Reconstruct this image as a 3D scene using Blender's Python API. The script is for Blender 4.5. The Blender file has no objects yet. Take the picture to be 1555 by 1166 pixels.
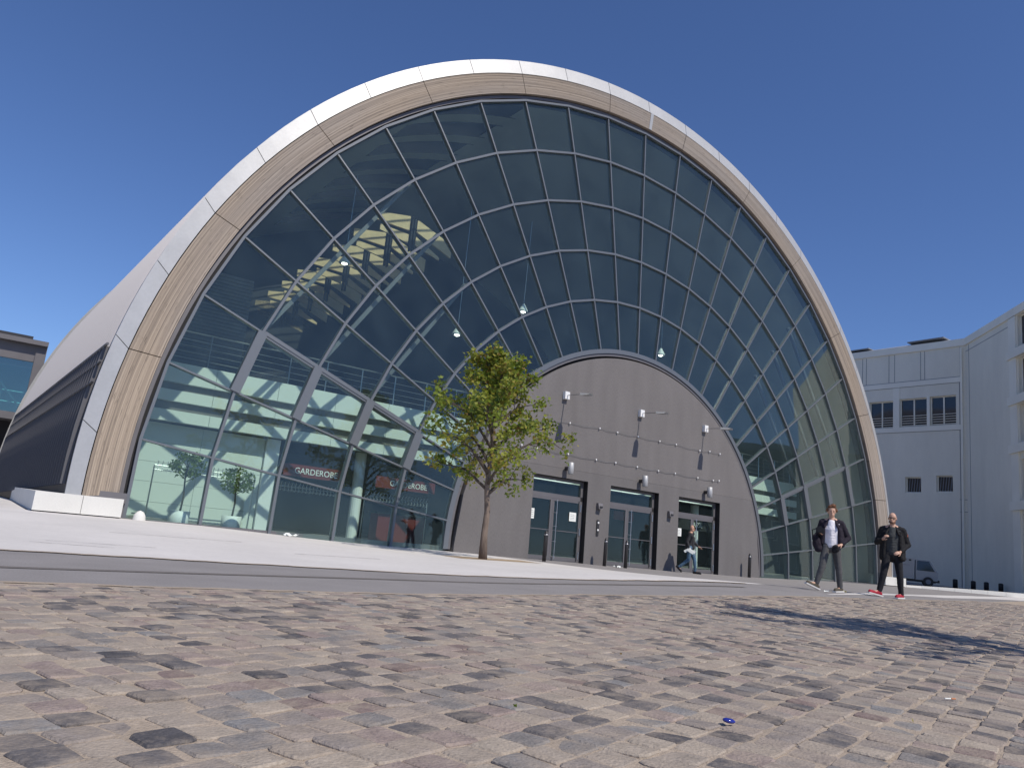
import bpy, bmesh, math, random
import numpy as np
from mathutils import Vector, Matrix, noise
random.seed(7); RNG = np.random.default_rng(11)
SC = bpy.context.scene; COL = SC.collection
rad = math.radians; PI = math.pi

# ---------------------------------------------------------------- camera
cd = bpy.data.cameras.new('camera'); cam = bpy.data.objects.new('camera', cd); COL.objects.link(cam)
cd.sensor_width = 36; cd.lens = 36*1157.63/1555; cd.clip_start = .05; cd.clip_end = 2000
CAM = Vector((-19.555, -20.726, .645))
right = Vector((.8140, -.5720, .1008)).normalized(); fwd = Vector((.5478, .8136, .1945)).normalized()
up = right.cross(fwd).normalized(); right = fwd.cross(up).normalized()
cam.matrix_world = Matrix(((right.x, up.x, -fwd.x, CAM.x), (right.y, up.y, -fwd.y, CAM.y), (right.z, up.z, -fwd.z, CAM.z), (0, 0, 0, 1)))
SC.camera = cam
# ---------------------------------------------------------------- sky, sun, exposure
SUN = Vector((.10, -.63, .77)).normalized()
W = bpy.data.worlds.new('World'); SC.world = W; W.use_nodes = True
nt = W.node_tree; bg = nt.nodes['Background']; sk = nt.nodes.new('ShaderNodeTexSky'); sk.sky_type = 'NISHITA'
sk.sun_disc = False; sk.sun_elevation = math.asin(SUN.z); sk.sun_rotation = math.atan2(SUN.x, SUN.y)
sk.altitude = 100; sk.air_density = 1.0; sk.dust_density = .2; sk.ozone_density = 4.5
mxs = nt.nodes.new('ShaderNodeMix'); mxs.data_type = 'RGBA'; mxs.blend_type = 'MULTIPLY'; mxs.inputs[0].default_value = 1; mxs.inputs[7].default_value = (.86, .98, 1.28, 1)
nt.links.new(sk.outputs[0], mxs.inputs[6]); nt.links.new(mxs.outputs[2], bg.inputs[0]); bg.inputs[1].default_value = .09
sd = bpy.data.lights.new('sun', 'SUN'); sd.energy = 4.0; sd.angle = rad(.5); sd.color = (1, .925, .815)
sun = bpy.data.objects.new('sun', sd); COL.objects.link(sun); sun.rotation_euler = (-SUN).to_track_quat('-Z', 'Y').to_euler()
SC.view_settings.view_transform = 'Standard'; SC.view_settings.look = 'None'; SC.view_settings.exposure = 0.0
SC.view_settings.gamma = 1; SC.view_settings.use_curve_mapping = False
SC.cycles.max_bounces = 10; SC.cycles.transparent_max_bounces = 24

# ---------------------------------------------------------------- materials
MATS = {}
def mat(name, col, rough=.8, metal=0, spec=.4, n1=None, bump=None, coord='Object', stretch=(1, 1, 1)):
    """n1: list of (scale, amount, detail) brightness noise; bump: (scale, strength)"""
    if name in MATS: return MATS[name]
    m = bpy.data.materials.new(name); m.use_nodes = True; t = m.node_tree; b = t.nodes['Principled BSDF']
    b.inputs['Base Color'].default_value = (*col, 1); b.inputs['Roughness'].default_value = rough
    b.inputs['Metallic'].default_value = metal; b.inputs['Specular IOR Level'].default_value = spec
    if n1 or bump:
        if coord == 'World': src = t.nodes.new('ShaderNodeNewGeometry').outputs['Position']
        else: src = t.nodes.new('ShaderNodeTexCoord').outputs[coord]
        mp = t.nodes.new('ShaderNodeMapping'); mp.inputs['Scale'].default_value = stretch
        t.links.new(src, mp.inputs[0]); src = mp.outputs[0]
    prev = None
    for (s, a, d) in (n1 or []):
        n = t.nodes.new('ShaderNodeTexNoise'); n.inputs['Scale'].default_value = s; n.inputs['Detail'].default_value = d
        t.links.new(src, n.inputs['Vector'])
        r = t.nodes.new('ShaderNodeMapRange'); r.inputs[1].default_value = .25; r.inputs[2].default_value = .75
        r.inputs[3].default_value = 1-a; r.inputs[4].default_value = 1+a; t.links.new(n.outputs['Fac'], r.inputs[0])
        mx = t.nodes.new('ShaderNodeMix'); mx.data_type = 'RGBA'; mx.blend_type = 'MULTIPLY'; mx.inputs[0].default_value = 1
        if prev is None: mx.inputs[6].default_value = (*col, 1)
        else: t.links.new(prev, mx.inputs[6])
        t.links.new(r.outputs[0], mx.inputs[7]); prev = mx.outputs[2]
    if prev is not None: t.links.new(prev, b.inputs['Base Color'])
    if bump:
        n = t.nodes.new('ShaderNodeTexNoise'); n.inputs['Scale'].default_value = bump[0]; n.inputs['Detail'].default_value = 4
        t.links.new(src, n.inputs['Vector']); bp = t.nodes.new('ShaderNodeBump'); bp.inputs['Strength'].default_value = bump[1]
        bp.inputs['Distance'].default_value = .02
        t.links.new(n.outputs['Fac'], bp.inputs['Height']); t.links.new(bp.outputs[0], b.inputs['Normal'])
    MATS[name] = m; return m
def glass(name, tint, ior=1.5, dirt=0):  # dirt: strength of the dust film and of the haze painted in with it
    m = bpy.data.materials.new(name); m.use_nodes = True; t = m.node_tree; t.nodes.clear()
    o = t.nodes.new('ShaderNodeOutputMaterial'); mx = t.nodes.new('ShaderNodeMixShader'); f = t.nodes.new('ShaderNodeFresnel')
    ge = t.nodes.new('ShaderNodeNewGeometry'); mr = t.nodes.new('ShaderNodeMapRange'); mr.inputs[3].default_value = ior; mr.inputs[4].default_value = 1/ior   # same reflectance on both faces of a pane
    t.links.new(ge.outputs['Backfacing'], mr.inputs[0]); t.links.new(mr.outputs[0], f.inputs[0]); tr = t.nodes.new('ShaderNodeBsdfTransparent'); tr.inputs[0].default_value = (*tint, 1)
    g = t.nodes.new('ShaderNodeBsdfGlossy'); g.inputs['Roughness'].default_value = .004; g.inputs[0].default_value = (.93, .97, .98, 1)
    t.links.new(f.outputs[0], mx.inputs[0]); t.links.new(tr.outputs[0], mx.inputs[1]); t.links.new(g.outputs[0], mx.inputs[2])
    if dirt:      # thin uneven dust film, its teal also painting in some reflected haze
        d = t.nodes.new('ShaderNodeBsdfDiffuse'); d.inputs[0].default_value = (.44, .60, .66, 1); m2 = t.nodes.new('ShaderNodeMixShader')
        n = t.nodes.new('ShaderNodeTexNoise'); n.inputs['Scale'].default_value = .9; n.inputs['Detail'].default_value = 5; gp = t.nodes.new('ShaderNodeNewGeometry'); t.links.new(gp.outputs['Position'], n.inputs['Vector'])
        r = t.nodes.new('ShaderNodeMapRange'); r.inputs[1].default_value = .3; r.inputs[2].default_value = .7; r.inputs[3].default_value = dirt*.6; r.inputs[4].default_value = dirt*1.4
        t.links.new(n.outputs['Fac'], r.inputs[0]); t.links.new(r.outputs[0], m2.inputs[0]); t.links.new(mx.outputs[0], m2.inputs[1]); t.links.new(d.outputs[0], m2.inputs[2]); mx = m2
    t.links.new(mx.outputs[0], o.inputs[0]); MATS[name] = m; return m
def emit(name, col, s):
    m = bpy.data.materials.new(name); m.use_nodes = True; b = m.node_tree.nodes['Principled BSDF']
    b.inputs['Base Color'].default_value = (*col, 1); b.inputs['Emission Color'].default_value = (*col, 1); b.inputs['Emission Strength'].default_value = s
    MATS[name] = m; return m
M_asph = mat('asphalt', (.25, .235, .23), .95, n1=[(1.3, .10, 4), (60, .16, 3)], bump=(90, .35), coord='World')
M_joint = mat('asphalt_joint', (.15, .135, .125), .95, n1=[(30, .2, 3)], coord='World')
M_pale = mat('pale_concrete', (.60, .575, .55), .9, n1=[(.6, .07, 4), (9, .05, 4), (120, .06, 2)], bump=(60, .12), coord='World')
M_sand = mat('joint_sand', (.39, .32, .25), .98, n1=[(2, .12, 4), (70, .22, 4)], bump=(120, .5), coord='World')
M_earth = mat('tree_pit_earth', (.36, .27, .18), .98, n1=[(6, .25, 4)], bump=(40, .6), coord='World')
M_zinc = mat('zinc_sheet', (.43, .435, .44), .5, .25, n1=[(1.1, .07, 3), (12, .04, 3)], bump=(1.6, .10))
M_roof = mat('roof_zinc', (.26, .255, .265), .6, .35, n1=[(.5, .08, 3)])
M_seam = mat('seam_zinc', (.42, .41, .43), .5, .5)
M_clad = mat('dark_cladding', (.016, .016, .02), .5, .2, n1=[(1.5, .2, 3)])
M_slat = mat('cladding_slat', (.13, .128, .138), .45, .4)
M_frame = mat('frame_grey', (.155, .148, .155), .5, .3, n1=[(2, .06, 2)])
M_mull = mat('mullion_grey', (.155, .168, .185), .40, .3)
M_dark = mat('shadow_gap', (.02, .02, .022), .8)
M_render = mat('grey_render', (.168, .157, .155), .93, n1=[(.45, .07, 4), (2.2, .09, 4), (55, .16, 3)], bump=(110, .5), stretch=(1, 1, .22))
M_render2 = mat('grey_render_base', (.155, .146, .145), .93, n1=[(.45, .06, 4), (2.2, .08, 4), (55, .15, 3)], bump=(110, .5), stretch=(1, 1, .22))
M_plinth = mat('white_plinth', (.68, .67, .63), .85, n1=[(1.2, .06, 4), (40, .05, 3)], bump=(50, .1))
M_int_wall = mat('lobby_wall', (.66, .68, .64), .7)
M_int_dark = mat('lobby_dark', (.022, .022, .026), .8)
M_ceil = mat('vault_lining', (.34, .35, .33), .8)
M_floor = mat('lobby_floor', (.10, .10, .10), .5)
M_board = mat('louvre_board', (.14, .13, .12), .7, n1=[(3, .15, 3)])
M_timberint = mat('baffle_timber', (.66, .48, .28), .6, n1=[(3, .12, 3)])
M_steel = mat('steel', (.48, .48, .49), .3, .9)
M_white = mat('white_paint', (.78, .78, .77), .5)
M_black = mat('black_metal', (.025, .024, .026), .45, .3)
M_boll = mat('bollard_steel', (.06, .058, .06), .4, .5)
M_red = mat('red_panel', (.15, .022, .018), .5)
M_redseat = mat('red_fabric', (.15, .02, .016), .8)
M_letter = mat('sign_letters', (.8, .8, .78), .5)
M_paper = mat('paper', (.80, .82, .78), .8)
M_glass = glass('facade_glass', (.88, .955, .93), 1.44, .017)
M_aglass = glass('annex_glass', (.55, .8, .8), 2.1)
M_dglass = glass('door_glass', (.885, .95, .925), 1.38, .01)
M_wglass = mat('window_glass', (.02, .022, .026), .06, 0, .8)
M_lamp = emit('lamp_bulb', (1, .98, .93), 5)
M_strip = emit('glow_strip', (.92, 1, .95), 1.0)
M_bwall = mat('white_render', (.78, .745, .63), .88, n1=[(.35, .07, 4), (2.2, .03, 4), (40, .05, 3)], bump=(30, .15), stretch=(1, 1, .3))
M_btrim = mat('white_trim', (.84, .81, .70), .85, n1=[(.6, .06, 4)])
M_bjoint = mat('wall_joint', (.20, .21, .23), .9)
M_brick = mat('dark_brick', (.085, .07, .055), .9, n1=[(.8, .2, 3)])
# weathered timber, streaked along the arch (u)
def timber():
    m = mat('weathered_timber', (.37, .30, .235), .85)
    t = m.node_tree; b = t.nodes['Principled BSDF']; tc = t.nodes.new('ShaderNodeTexCoord')
    def ramp(sc, det, c):
        mp = t.nodes.new('ShaderNodeMapping'); mp.inputs['Scale'].default_value = sc; t.links.new(tc.outputs['UV'], mp.inputs[0])
        n = t.nodes.new('ShaderNodeTexNoise'); n.inputs['Scale'].default_value = 1; n.inputs['Detail'].default_value = det
        n.inputs['Roughness'].default_value = .65; t.links.new(mp.outputs[0], n.inputs['Vector'])
        r = t.nodes.new('ShaderNodeValToRGB'); t.links.new(n.outputs['Fac'], r.inputs[0])
        for i, (p, cc) in enumerate(c):
            e = r.color_ramp.elements[i] if i < 2 else r.color_ramp.elements.new(p)
            e.position = p; e.color = (*cc, 1)
        return r.outputs[0], n.outputs['Fac']
    a, fa = ramp((.11, 26, 1), 5, [(.30, (.135, .117, .104)), (.70, (.46, .40, .335)), (.5, (.30, .257, .213))])
    k, fk = ramp((2.6, 30, 1), 3, [(.31, (.35, .34, .34)), (.40, (1, 1, 1))])
    g, fg = ramp((.10, .5, 1), 2, [(.35, (.92, .94, 1.0)), (.65, (1.06, 1.0, .93))])
    mx = t.nodes.new('ShaderNodeMix'); mx.data_type = 'RGBA'; mx.blend_type = 'MULTIPLY'; mx.inputs[0].default_value = .8
    t.links.new(a, mx.inputs[6]); t.links.new(k, mx.inputs[7])
    m2 = t.nodes.new('ShaderNodeMix'); m2.data_type = 'RGBA'; m2.blend_type = 'MULTIPLY'; m2.inputs[0].default_value = 1
    t.links.new(mx.outputs[2], m2.inputs[6]); t.links.new(g, m2.inputs[7])
    t.links.new(m2.outputs[2], b.inputs['Base Color'])
    bp = t.nodes.new('ShaderNodeBump'); bp.inputs['Strength'].default_value = .5; bp.inputs['Distance'].default_value = .02
    t.links.new(fa, bp.inputs['Height']); t.links.new(bp.outputs[0], b.inputs['Normal'])
    return m
M_timber = timber()

# ---------------------------------------------------------------- mesh helpers
class MB:
    def __init__(s): s.v = []; s.f = []; s.mi = []; s.uv = []; s.use_uv = False
    def add(s, vs, fs, mi=0, uvs=None):
        o = len(s.v); s.v += [tuple(v) for v in vs]
        for i, f in enumerate(fs):
            s.f.append(tuple(o+k for k in f)); s.mi.append(mi)
            s.uv.append(uvs[i] if uvs else None)
        if uvs: s.use_uv = True
    BF = [(0, 3, 2, 1), (4, 5, 6, 7), (0, 1, 5, 4), (1, 2, 6, 5), (2, 3, 7, 6), (3, 0, 4, 7)]
    def box(s, a, b, mi=0):
        (x0, y0, z0), (x1, y1, z1) = a, b
        s.add([(x0, y0, z0), (x1, y0, z0), (x1, y1, z0), (x0, y1, z0), (x0, y0, z1), (x1, y0, z1), (x1, y1, z1), (x0, y1, z1)], MB.BF, mi)
        return s
    def hexa(s, bottom, top, mi=0): s.add(list(bottom)+list(top), MB.BF, mi); return s
    def bar(s, p, q, w, d, nrm=(0, -1, 0), mi=0):
        """box from p to q, w wide across, d deep along nrm (centred)"""
        p, q, n = Vector(p), Vector(q), Vector(nrm); t = (q-p).normalized(); c = t.cross(n).normalized(); n = c.cross(t).normalized()
        cs = [(-w/2, -d/2), (w/2, -d/2), (w/2, d/2), (-w/2, d/2)]
        s.add([p+c*a+n*b for a, b in cs]+[q+c*a+n*b for a, b in cs], MB.BF, mi); return s
    def tube(s, pts, rr, n=8, mi=0, cap=True):
        pts = [Vector(p) for p in pts]; k = len(pts); rr = [rr]*k if not hasattr(rr, '__len__') else rr
        vs = []; ref = Vector((0, 0, 1))
        for i, p in enumerate(pts):
            t = (pts[min(i+1, k-1)]-pts[max(i-1, 0)]).normalized()
            r0 = ref if abs(t.dot(ref)) < .95 else Vector((1, 0, 0))
            a = t.cross(r0).normalized(); b = t.cross(a).normalized()
            vs += [p+(a*math.cos(2*PI*j/n)+b*math.sin(2*PI*j/n))*rr[i] for j in range(n)]
        fs = [(i*n+j, i*n+(j+1) % n, (i+1)*n+(j+1) % n, (i+1)*n+j) for i in range(k-1) for j in range(n)]
        if cap: fs += [tuple(range(n))[::-1], tuple((k-1)*n+j for j in range(n))]
        s.add(vs, fs, mi); return s
    def lathe(s, c, prof, n=16, mi=0):
        c = Vector(c); vs = [c+Vector((r*math.cos(2*PI*j/n), r*math.sin(2*PI*j/n), z)) for r, z in prof for j in range(n)]
        k = len(prof); fs = [(i*n+j, i*n+(j+1) % n, (i+1)*n+(j+1) % n, (i+1)*n+j) for i in range(k-1) for j in range(n)]
        fs += [tuple(range(n))[::-1], tuple((k-1)*n+j for j in range(n))]; s.add(vs, fs, mi); return s
    def build(s, name, mats, parent=None, smooth=False, kind=None):
        me = bpy.data.meshes.new(name); me.from_pydata(s.v, [], s.f)
        for m in (mats if isinstance(mats, (list, tuple)) else [mats]): me.materials.append(m)
        me.polygons.foreach_set('material_index', s.mi)
        if s.use_uv:
            u = me.uv_layers.new(name='UVMap'); i = 0
            for f, uv in zip(s.f, s.uv):
                for k in range(len(f)):
                    u.data[i].uv = uv[k] if uv else (0, 0); i += 1
        if smooth: me.polygons.foreach_set('use_smooth', [True]*len(s.f))
        me.update(); return link(name, me, parent, kind)
def link(name, me, parent=None, kind=None):
    o = bpy.data.objects.new(name, me); COL.objects.link(o)
    if parent: o.parent = parent
    if kind: o['kind'] = kind
    return o
def tag(o, label, cat, group=None):
    o['label'] = label; o['category'] = cat
    if group: o['group'] = group
    return o
def thing(name, label, cat, loc=(0, 0, 0), rz=0, group=None):
    o = bpy.data.objects.new(name, None); COL.objects.link(o); o.location = loc; o.rotation_euler = (0, 0, rz); o.empty_display_size = .2
    return tag(o, label, cat, group)
def copy_tree(o, parent=None):
    c = o.copy(); COL.objects.link(c)
    if parent: c.parent = parent
    for ch in list(o.children): copy_tree(ch, c)
    return c
def flat_text(name, body, size, m, parent, loc, rot=(PI/2, 0, 0), depth=.01, sx=1):
    cu = bpy.data.curves.new(name, 'FONT'); cu.body = body; cu.size = size; cu.extrude = depth; cu.align_x = 'CENTER'; cu.align_y = 'CENTER'; cu.resolution_u = 3
    o = bpy.data.objects.new('tmp_text', cu); COL.objects.link(o); dg = bpy.context.evaluated_depsgraph_get(); dg.update()
    me = bpy.data.meshes.new_from_object(o.evaluated_get(dg)); bpy.data.objects.remove(o); me.materials.clear(); me.materials.append(m)
    t = link(name, me, parent); t.location = loc; t.rotation_euler = rot; t.scale = (sx, 1, 1); return t
TMP = bpy.data.scenes.new('workbench')
_b = bmesh.new(); bmesh.ops.create_icosphere(_b, subdivisions=2, radius=1); ICO_V = np.array([v.co[:] for v in _b.verts]); ICO_F = np.array([[v.index for v in f.verts] for f in _b.faces]); _b.free()
def blob(name, parts, voxel, m, parent, extra=None, wrinkle=0, smooth_it=3):
    """one continuous surface grown from tapered capsules / ellipsoids"""
    V, Fc = [], []
    def sph(c, r3):
        r3 = (r3,)*3 if not hasattr(r3, '__len__') else r3
        Fc.append(ICO_F+len(V)*len(ICO_V)); V.append(ICO_V*np.array(r3)+np.array(c))
    for p in parts:
        if len(p) == 2: sph(Vector(p[0]), p[1])
        else:
            a, b, r1, r2 = Vector(p[0]), Vector(p[1]), p[2], p[3]
            n = max(2, int((b-a).length/(.42*min(r1, r2)))+1); n = min(n, 30)
            for i in range(n+1):
                k = i/n; sph(a.lerp(b, k), r1+(r2-r1)*k)
    me = bpy.data.meshes.new(name); me.from_pydata(np.concatenate(V).tolist(), [], np.concatenate(Fc).tolist()); o = bpy.data.objects.new('tmp_blob', me); TMP.collection.objects.link(o)
    r = o.modifiers.new('r', 'REMESH'); r.mode = 'VOXEL'; r.voxel_size = voxel; r.use_smooth_shade = True
    s = o.modifiers.new('s', 'SMOOTH'); s.factor = .5; s.iterations = smooth_it
    with bpy.context.temp_override(scene=TMP, view_layer=TMP.view_layers[0]):
        dg = bpy.context.evaluated_depsgraph_get(); dg.update(); m2 = bpy.data.meshes.new_from_object(o.evaluated_get(dg))
    bpy.data.objects.remove(o)
    if wrinkle:
        for v in m2.vertices:
            q = v.co*11; v.co += v.normal*wrinkle*(noise.noise(Vector((q.x, q.y, q.z*.55)))+.5*noise.noise(q*2.3))
    m2.name = name; m2.materials.clear(); m2.materials.append(m)
    m2.polygons.foreach_set('use_smooth', [True]*len(m2.polygons)); m2.update()
    return link(name, m2, parent)

# ---------------------------------------------------------------- ground height
def ss(t): t = np.clip(t, 0, 1); return t*t*(3-2*t)
def gz(x, y):
    return (.17*np.exp(-((y+10.5)/3.5)**2)*ss((x+15)/9)*(1-ss((x-10)/15)) + .13*ss((x-5)/11) + np.minimum(np.maximum(0, x-16)*.010, .25)
            + .11*ss((-x-10.5)/5)*ss((y+9)/7) - .03*ss((y+6)/4)*np.exp(-(x/6)**2))
def g(x, y): return float(gz(np.float64(x), np.float64(y)))
def sheet(name, X, Y, dz, m, kind='structure', parent=None):
    """grid sheet over 2D arrays X, Y following the ground, dz above it"""
    Z = gz(X, Y)+dz; a, b = X.shape
    v = np.stack([X, Y, Z], -1).reshape(-1, 3); i = np.arange(a*b).reshape(a, b)
    f = np.stack([i[:-1, :-1], i[1:, :-1], i[1:, 1:], i[:-1, 1:]], -1).reshape(-1, 4)
    me = bpy.data.meshes.new(name); me.from_pydata(v.tolist(), [], f.tolist()); me.materials.append(m)
    me.polygons.foreach_set('use_smooth', [True]*len(me.polygons)); me.update()
    # keep normals up
    if me.polygons[0].normal.z < 0: me.flip_normals()
    return link(name, me, parent, kind)
def strip(name, xs, lo, hi, ny, dz, m, kind='structure'):
    """region between y=lo(x) and y=hi(x)"""
    xs = np.asarray(xs, float); L = np.interp(xs, *zip(*lo)); H = np.interp(xs, *zip(*hi)); k = np.linspace(0, 1, ny)
    return sheet(name, np.repeat(xs[:, None], ny, 1), L[:, None]+(H-L)[:, None]*k[None], dz, m, kind)
ax = np.unique(np.concatenate([np.linspace(-900, -60, 12), np.linspace(-60, 70, 131), np.linspace(70, 900, 12)]))
ay = np.unique(np.concatenate([np.linspace(-900, -60, 12), np.linspace(-60, 40, 101), np.linspace(40, 900, 12)]))
X, Y = np.meshgrid(ax, ay, indexing='ij'); sheet('ground', X, Y, 0, M_asph)
COB = [(-80, -21), (-30, -15.9), (-19.29, -14.54), (-18.01, -14.41), (-16.16, -14.11), (-12.91, -13.17), (-7.83, -12.46), (-3.83, -11.97), (1.24, -10.86), (12.2, -8.0), (24, -5.6)]
strip('cobble_bed', np.linspace(-45, 22, 135), [(-45, -45), (22, -45)], COB, 70, .0068, M_sand)
LOW = [(-60, -14), (-30, -12.3), (-19.23, -11.53), (-17.3, -11.34), (-14.66, -11.09), (-11, -10.93), (-7.5, -10.4), (-5.5, -10.0), (-4.5, -9.45)]
HIGH = [(-60, .2), (-6.9, .2), (-6.0, -1.4), (-5.4, -4.2), (-5.1, -7), (-4.5, -9.4)]
strip('plaza_paving', np.concatenate([np.linspace(-60, -8, 80), np.linspace(-7.9, -4.5, 50)]), LOW, HIGH, 40, .004, M_pale)
strip('plaza_paving', np.linspace(-60, -18.5, 40), [(-60, .2), (0, .2)], [(-60, 40), (0, 40)], 20, .004, M_pale)
JN = [(-30, -14.2), (-19.27, -13.39), (-17.69, -13.0), (-15.28, -12.33), (-11.57, -11.63), (-8.05, -11.23)]
strip('road_joint', np.linspace(-30, -7.5, 60), [(x, y-.07) for x, y in JN], [(x, y+.07) for x, y in JN], 2, .004, M_joint)
# pale paving bands on the right
strip('pale_band', np.linspace(-5.6, 30, 80), [(-5.6, -11.75), (.47, -10.0), (7.9, -7.7), (16.3, -6.3), (30, -3.2)], [(-5.6, -11.7), (.47, -9.4), (7.3, -6.4), (12.1, -5.6), (26, -2.5), (30, -1.6)], 6, .004, M_pale)
KP = [(17.6, -.1, .22), (19.84, -.46, .26), (21.2, -1.39, .32), (22.56, -2.32, .37), (24.1, -3.33, .41), (29, -6.3, .55)]
kerb = bpy.data.objects.new('kerb', None); COL.objects.link(kerb); kerb['kind'] = 'structure'
for a, c in zip(KP, KP[1:]):
    n = max(1, round(math.dist(a[:2], c[:2])/1.0))
    for q in range(n):
        p0 = [a[k]+(c[k]-a[k])*q/n for k in range(3)]; p1 = [a[k]+(c[k]-a[k])*(q+.985)/n for k in range(3)]
        b = MB(); b.hexa([(p0[0], p0[1], g(*p0[:2])-.1), (p1[0], p1[1], g(*p1[:2])-.1), (p1[0]+.15, p1[1]+.5, -.05), (p0[0]+.15, p0[1]+.5, -.05)], [(p0[0], p0[1], p0[2]), (p1[0], p1[1], p1[2]), (p1[0]+.15, p1[1]+.5, p1[2]), (p0[0]+.15, p0[1]+.5, p0[2])])
        b.build('kerb_stone', M_plinth, kerb)
sheet('tree_pit', np.repeat(np.linspace(-9.9, -6.6, 12)[:, None], 5, 1), np.linspace(-4.6, -3.5, 5)[None]+.35*(np.linspace(-9.9, -6.6, 12)[:, None]+8.6), .008, M_earth)
def dirt(line, x0, x1, w, dz):
    xs = np.linspace(x0, x1, int((x1-x0)/.09)); y = np.interp(xs, *zip(*line)); r = np.array([noise.noise(Vector((x*2.1, 5, 0)))+.6*noise.noise(Vector((x*7, 9, 0))) for x in xs])
    a, b = y-w*np.clip(.55+r, .05, 2), y+w*np.clip(.45-r*.8, .05, 2); k = np.linspace(0, 1, 3); sheet('edge_dirt', np.repeat(xs[:, None], 3, 1), a[:, None]+(b-a)[:, None]*k[None], dz, M_sand)
dirt(LOW, -24, -6, .10, .009); dirt(COB, -24, 4, .09, .0115)
# cracks and sweeping stains on the pale paving
cr = MB()
for (x, y, L, a) in [(-18.7, -9.4, 1.3, .05), (-18.9, -9.9, .9, -.12), (-17.6, -6.4, 2.2, .03), (-15.1, -8.3, 1.6, .08)]:
    p = [(x+L*k/8, y+a*k/8*L+random.uniform(-.03, .03)) for k in range(9)]
    for (u, w) in zip(p, p[1:]):
        h = .012*random.uniform(.5, 1.4)
        cr.add([(u[0], u[1]-h, g(*u)+.009), (w[0], w[1]-h, g(*w)+.009), (w[0], w[1]+h, g(*w)+.009), (u[0], u[1]+h, g(*u)+.009)], [(0, 1, 2, 3)])
cr.build('paving_crack', M_joint, kind='structure')

# ---------------------------------------------------------------- cobblestones
pal = [((.295, .247, .21), 20), ((.325, .277, .23), 19), ((.25, .217, .195), 15), ((.262, .208, .188), 11), ((.29, .232, .204), 7),
       ((.36, .307, .25), 10), ((.205, .19, .18), 9), ((.118, .11, .112), 11), ((.082, .078, .083), 8), ((.205, .155, .14), 3), ((.215, .208, .205), 6)]
CM = [mat('cobble_%s' % n, c, .9, n1=[(14, .20, 5), (110, .22, 3)], bump=(75, .45), coord='World') for n, (c, w) in
      zip(['tan', 'sand', 'taupe', 'rose', 'salmon', 'straw', 'grey', 'slate', 'charcoal', 'russet', 'ash'], pal)]
for m in CM:
    t = m.node_tree; b = t.nodes['Principled BSDF']; src = b.inputs['Base Color'].links[0].from_socket
    ge = t.nodes.new('ShaderNodeNewGeometry'); n = t.nodes.new('ShaderNodeTexNoise'); n.inputs['Scale'].default_value = 5.5; n.inputs['Detail'].default_value = 7; n.inputs['Roughness'].default_value = .7
    t.links.new(ge.outputs['Position'], n.inputs['Vector']); r = t.nodes.new('ShaderNodeMapRange'); r.inputs[1].default_value = .44; r.inputs[2].default_value = .62; r.inputs[4].default_value = .56
    t.links.new(n.outputs['Fac'], r.inputs[0]); mx = t.nodes.new('ShaderNodeMix'); mx.data_type = 'RGBA'; mx.inputs[7].default_value = (.375, .31, .245, 1)
    t.links.new(r.outputs[0], mx.inputs[0]); t.links.new(src, mx.inputs[6]); t.links.new(mx.outputs[2], b.inputs['Base Color'])
wts = np.array([w for c, w in pal], float); wts /= wts.sum()
def stone(hx, hy, rnd):
    """irregular squarish sett with worn corners: skirt, flat top ring, barely domed middle"""
    out = []
    for i in range(4):
        sx, sy = ((1, 1), (-1, 1), (-1, -1), (1, -1))[i]; c1, c2 = rnd.uniform(.66, .94), rnd.uniform(.66, .94); e1, e2 = rnd.uniform(.90, 1.04), rnd.uniform(.90, 1.04)
        q = [(sx*e1*hx, sy*c1*hy), (sx*c2*hx, sy*e2*hy)]
        out += q if i % 2 == 0 else q[::-1]
    h = .0078+rnd.uniform(-.0025, .0025); tx, ty = rnd.uniform(-.045, .045), rnd.uniform(-.045, .045)
    vs = [(x, y, -.012) for x, y in out]+[(x*.985, y*.985, h*.35+tx*x+ty*y) for x, y in out]+[(x*.90, y*.90, h+tx*x+ty*y) for x, y in out]+[(0, 0, h+.0012)]
    fs = []
    for r in (0, 8): fs += [(r+i, r+(i+1) % 8, r+8+(i+1) % 8, r+8+i) for i in range(8)]
    fs += [(16+i, 16+(i+1) % 8, 24) for i in range(8)]
    return vs, fs
rnd = random.Random(5); variants = [stone(.0735, .0720, rnd) for _ in range(40)]
pu, pv = .149, .146; az = rad(70.5); ru = np.array([math.sin(az), math.cos(az)]); rv = np.array([ru[1], -ru[0]])
n = 260; I, Jg = np.meshgrid(np.arange(-n, n), np.arange(-n, n), indexing='ij')
off = (RNG.random(2*n)-.5)*.8
U = (I+off[Jg+n]*1.0)*pu; V = Jg*pv+.02*np.sin(I*.21+Jg*.05)
U = U+.012*np.sin(Jg*.33)
PX = CAM.x+U*ru[0]+V*rv[0]+RNG.normal(0, .004, U.shape); PY = CAM.y+U*ru[1]+V*rv[1]+RNG.normal(0, .004, U.shape)
PX, PY = PX.ravel(), PY.ravel()
edge = np.interp(PX, *zip(*COB)); dist = np.hypot(PX-CAM.x, PY-CAM.y)
brg = np.degrees(np.arctan2(PX-CAM.x, PY-CAM.y))-34
ok = (PY < edge-.08) & (PX < 21) & (((np.abs(brg) < 50) & (dist < 27)) | (dist < 3.2))
PX, PY, dist, brg = PX[ok], PY[ok], dist[ok], brg[ok]
order = np.argsort(dist+np.where((np.abs(brg) < 36) & (dist > 1.95), 0, 100)); near = set(order[:300].tolist())
mi = RNG.choice(len(CM), len(PX), p=wts); vi = RNG.integers(0, len(variants), len(PX))
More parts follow.
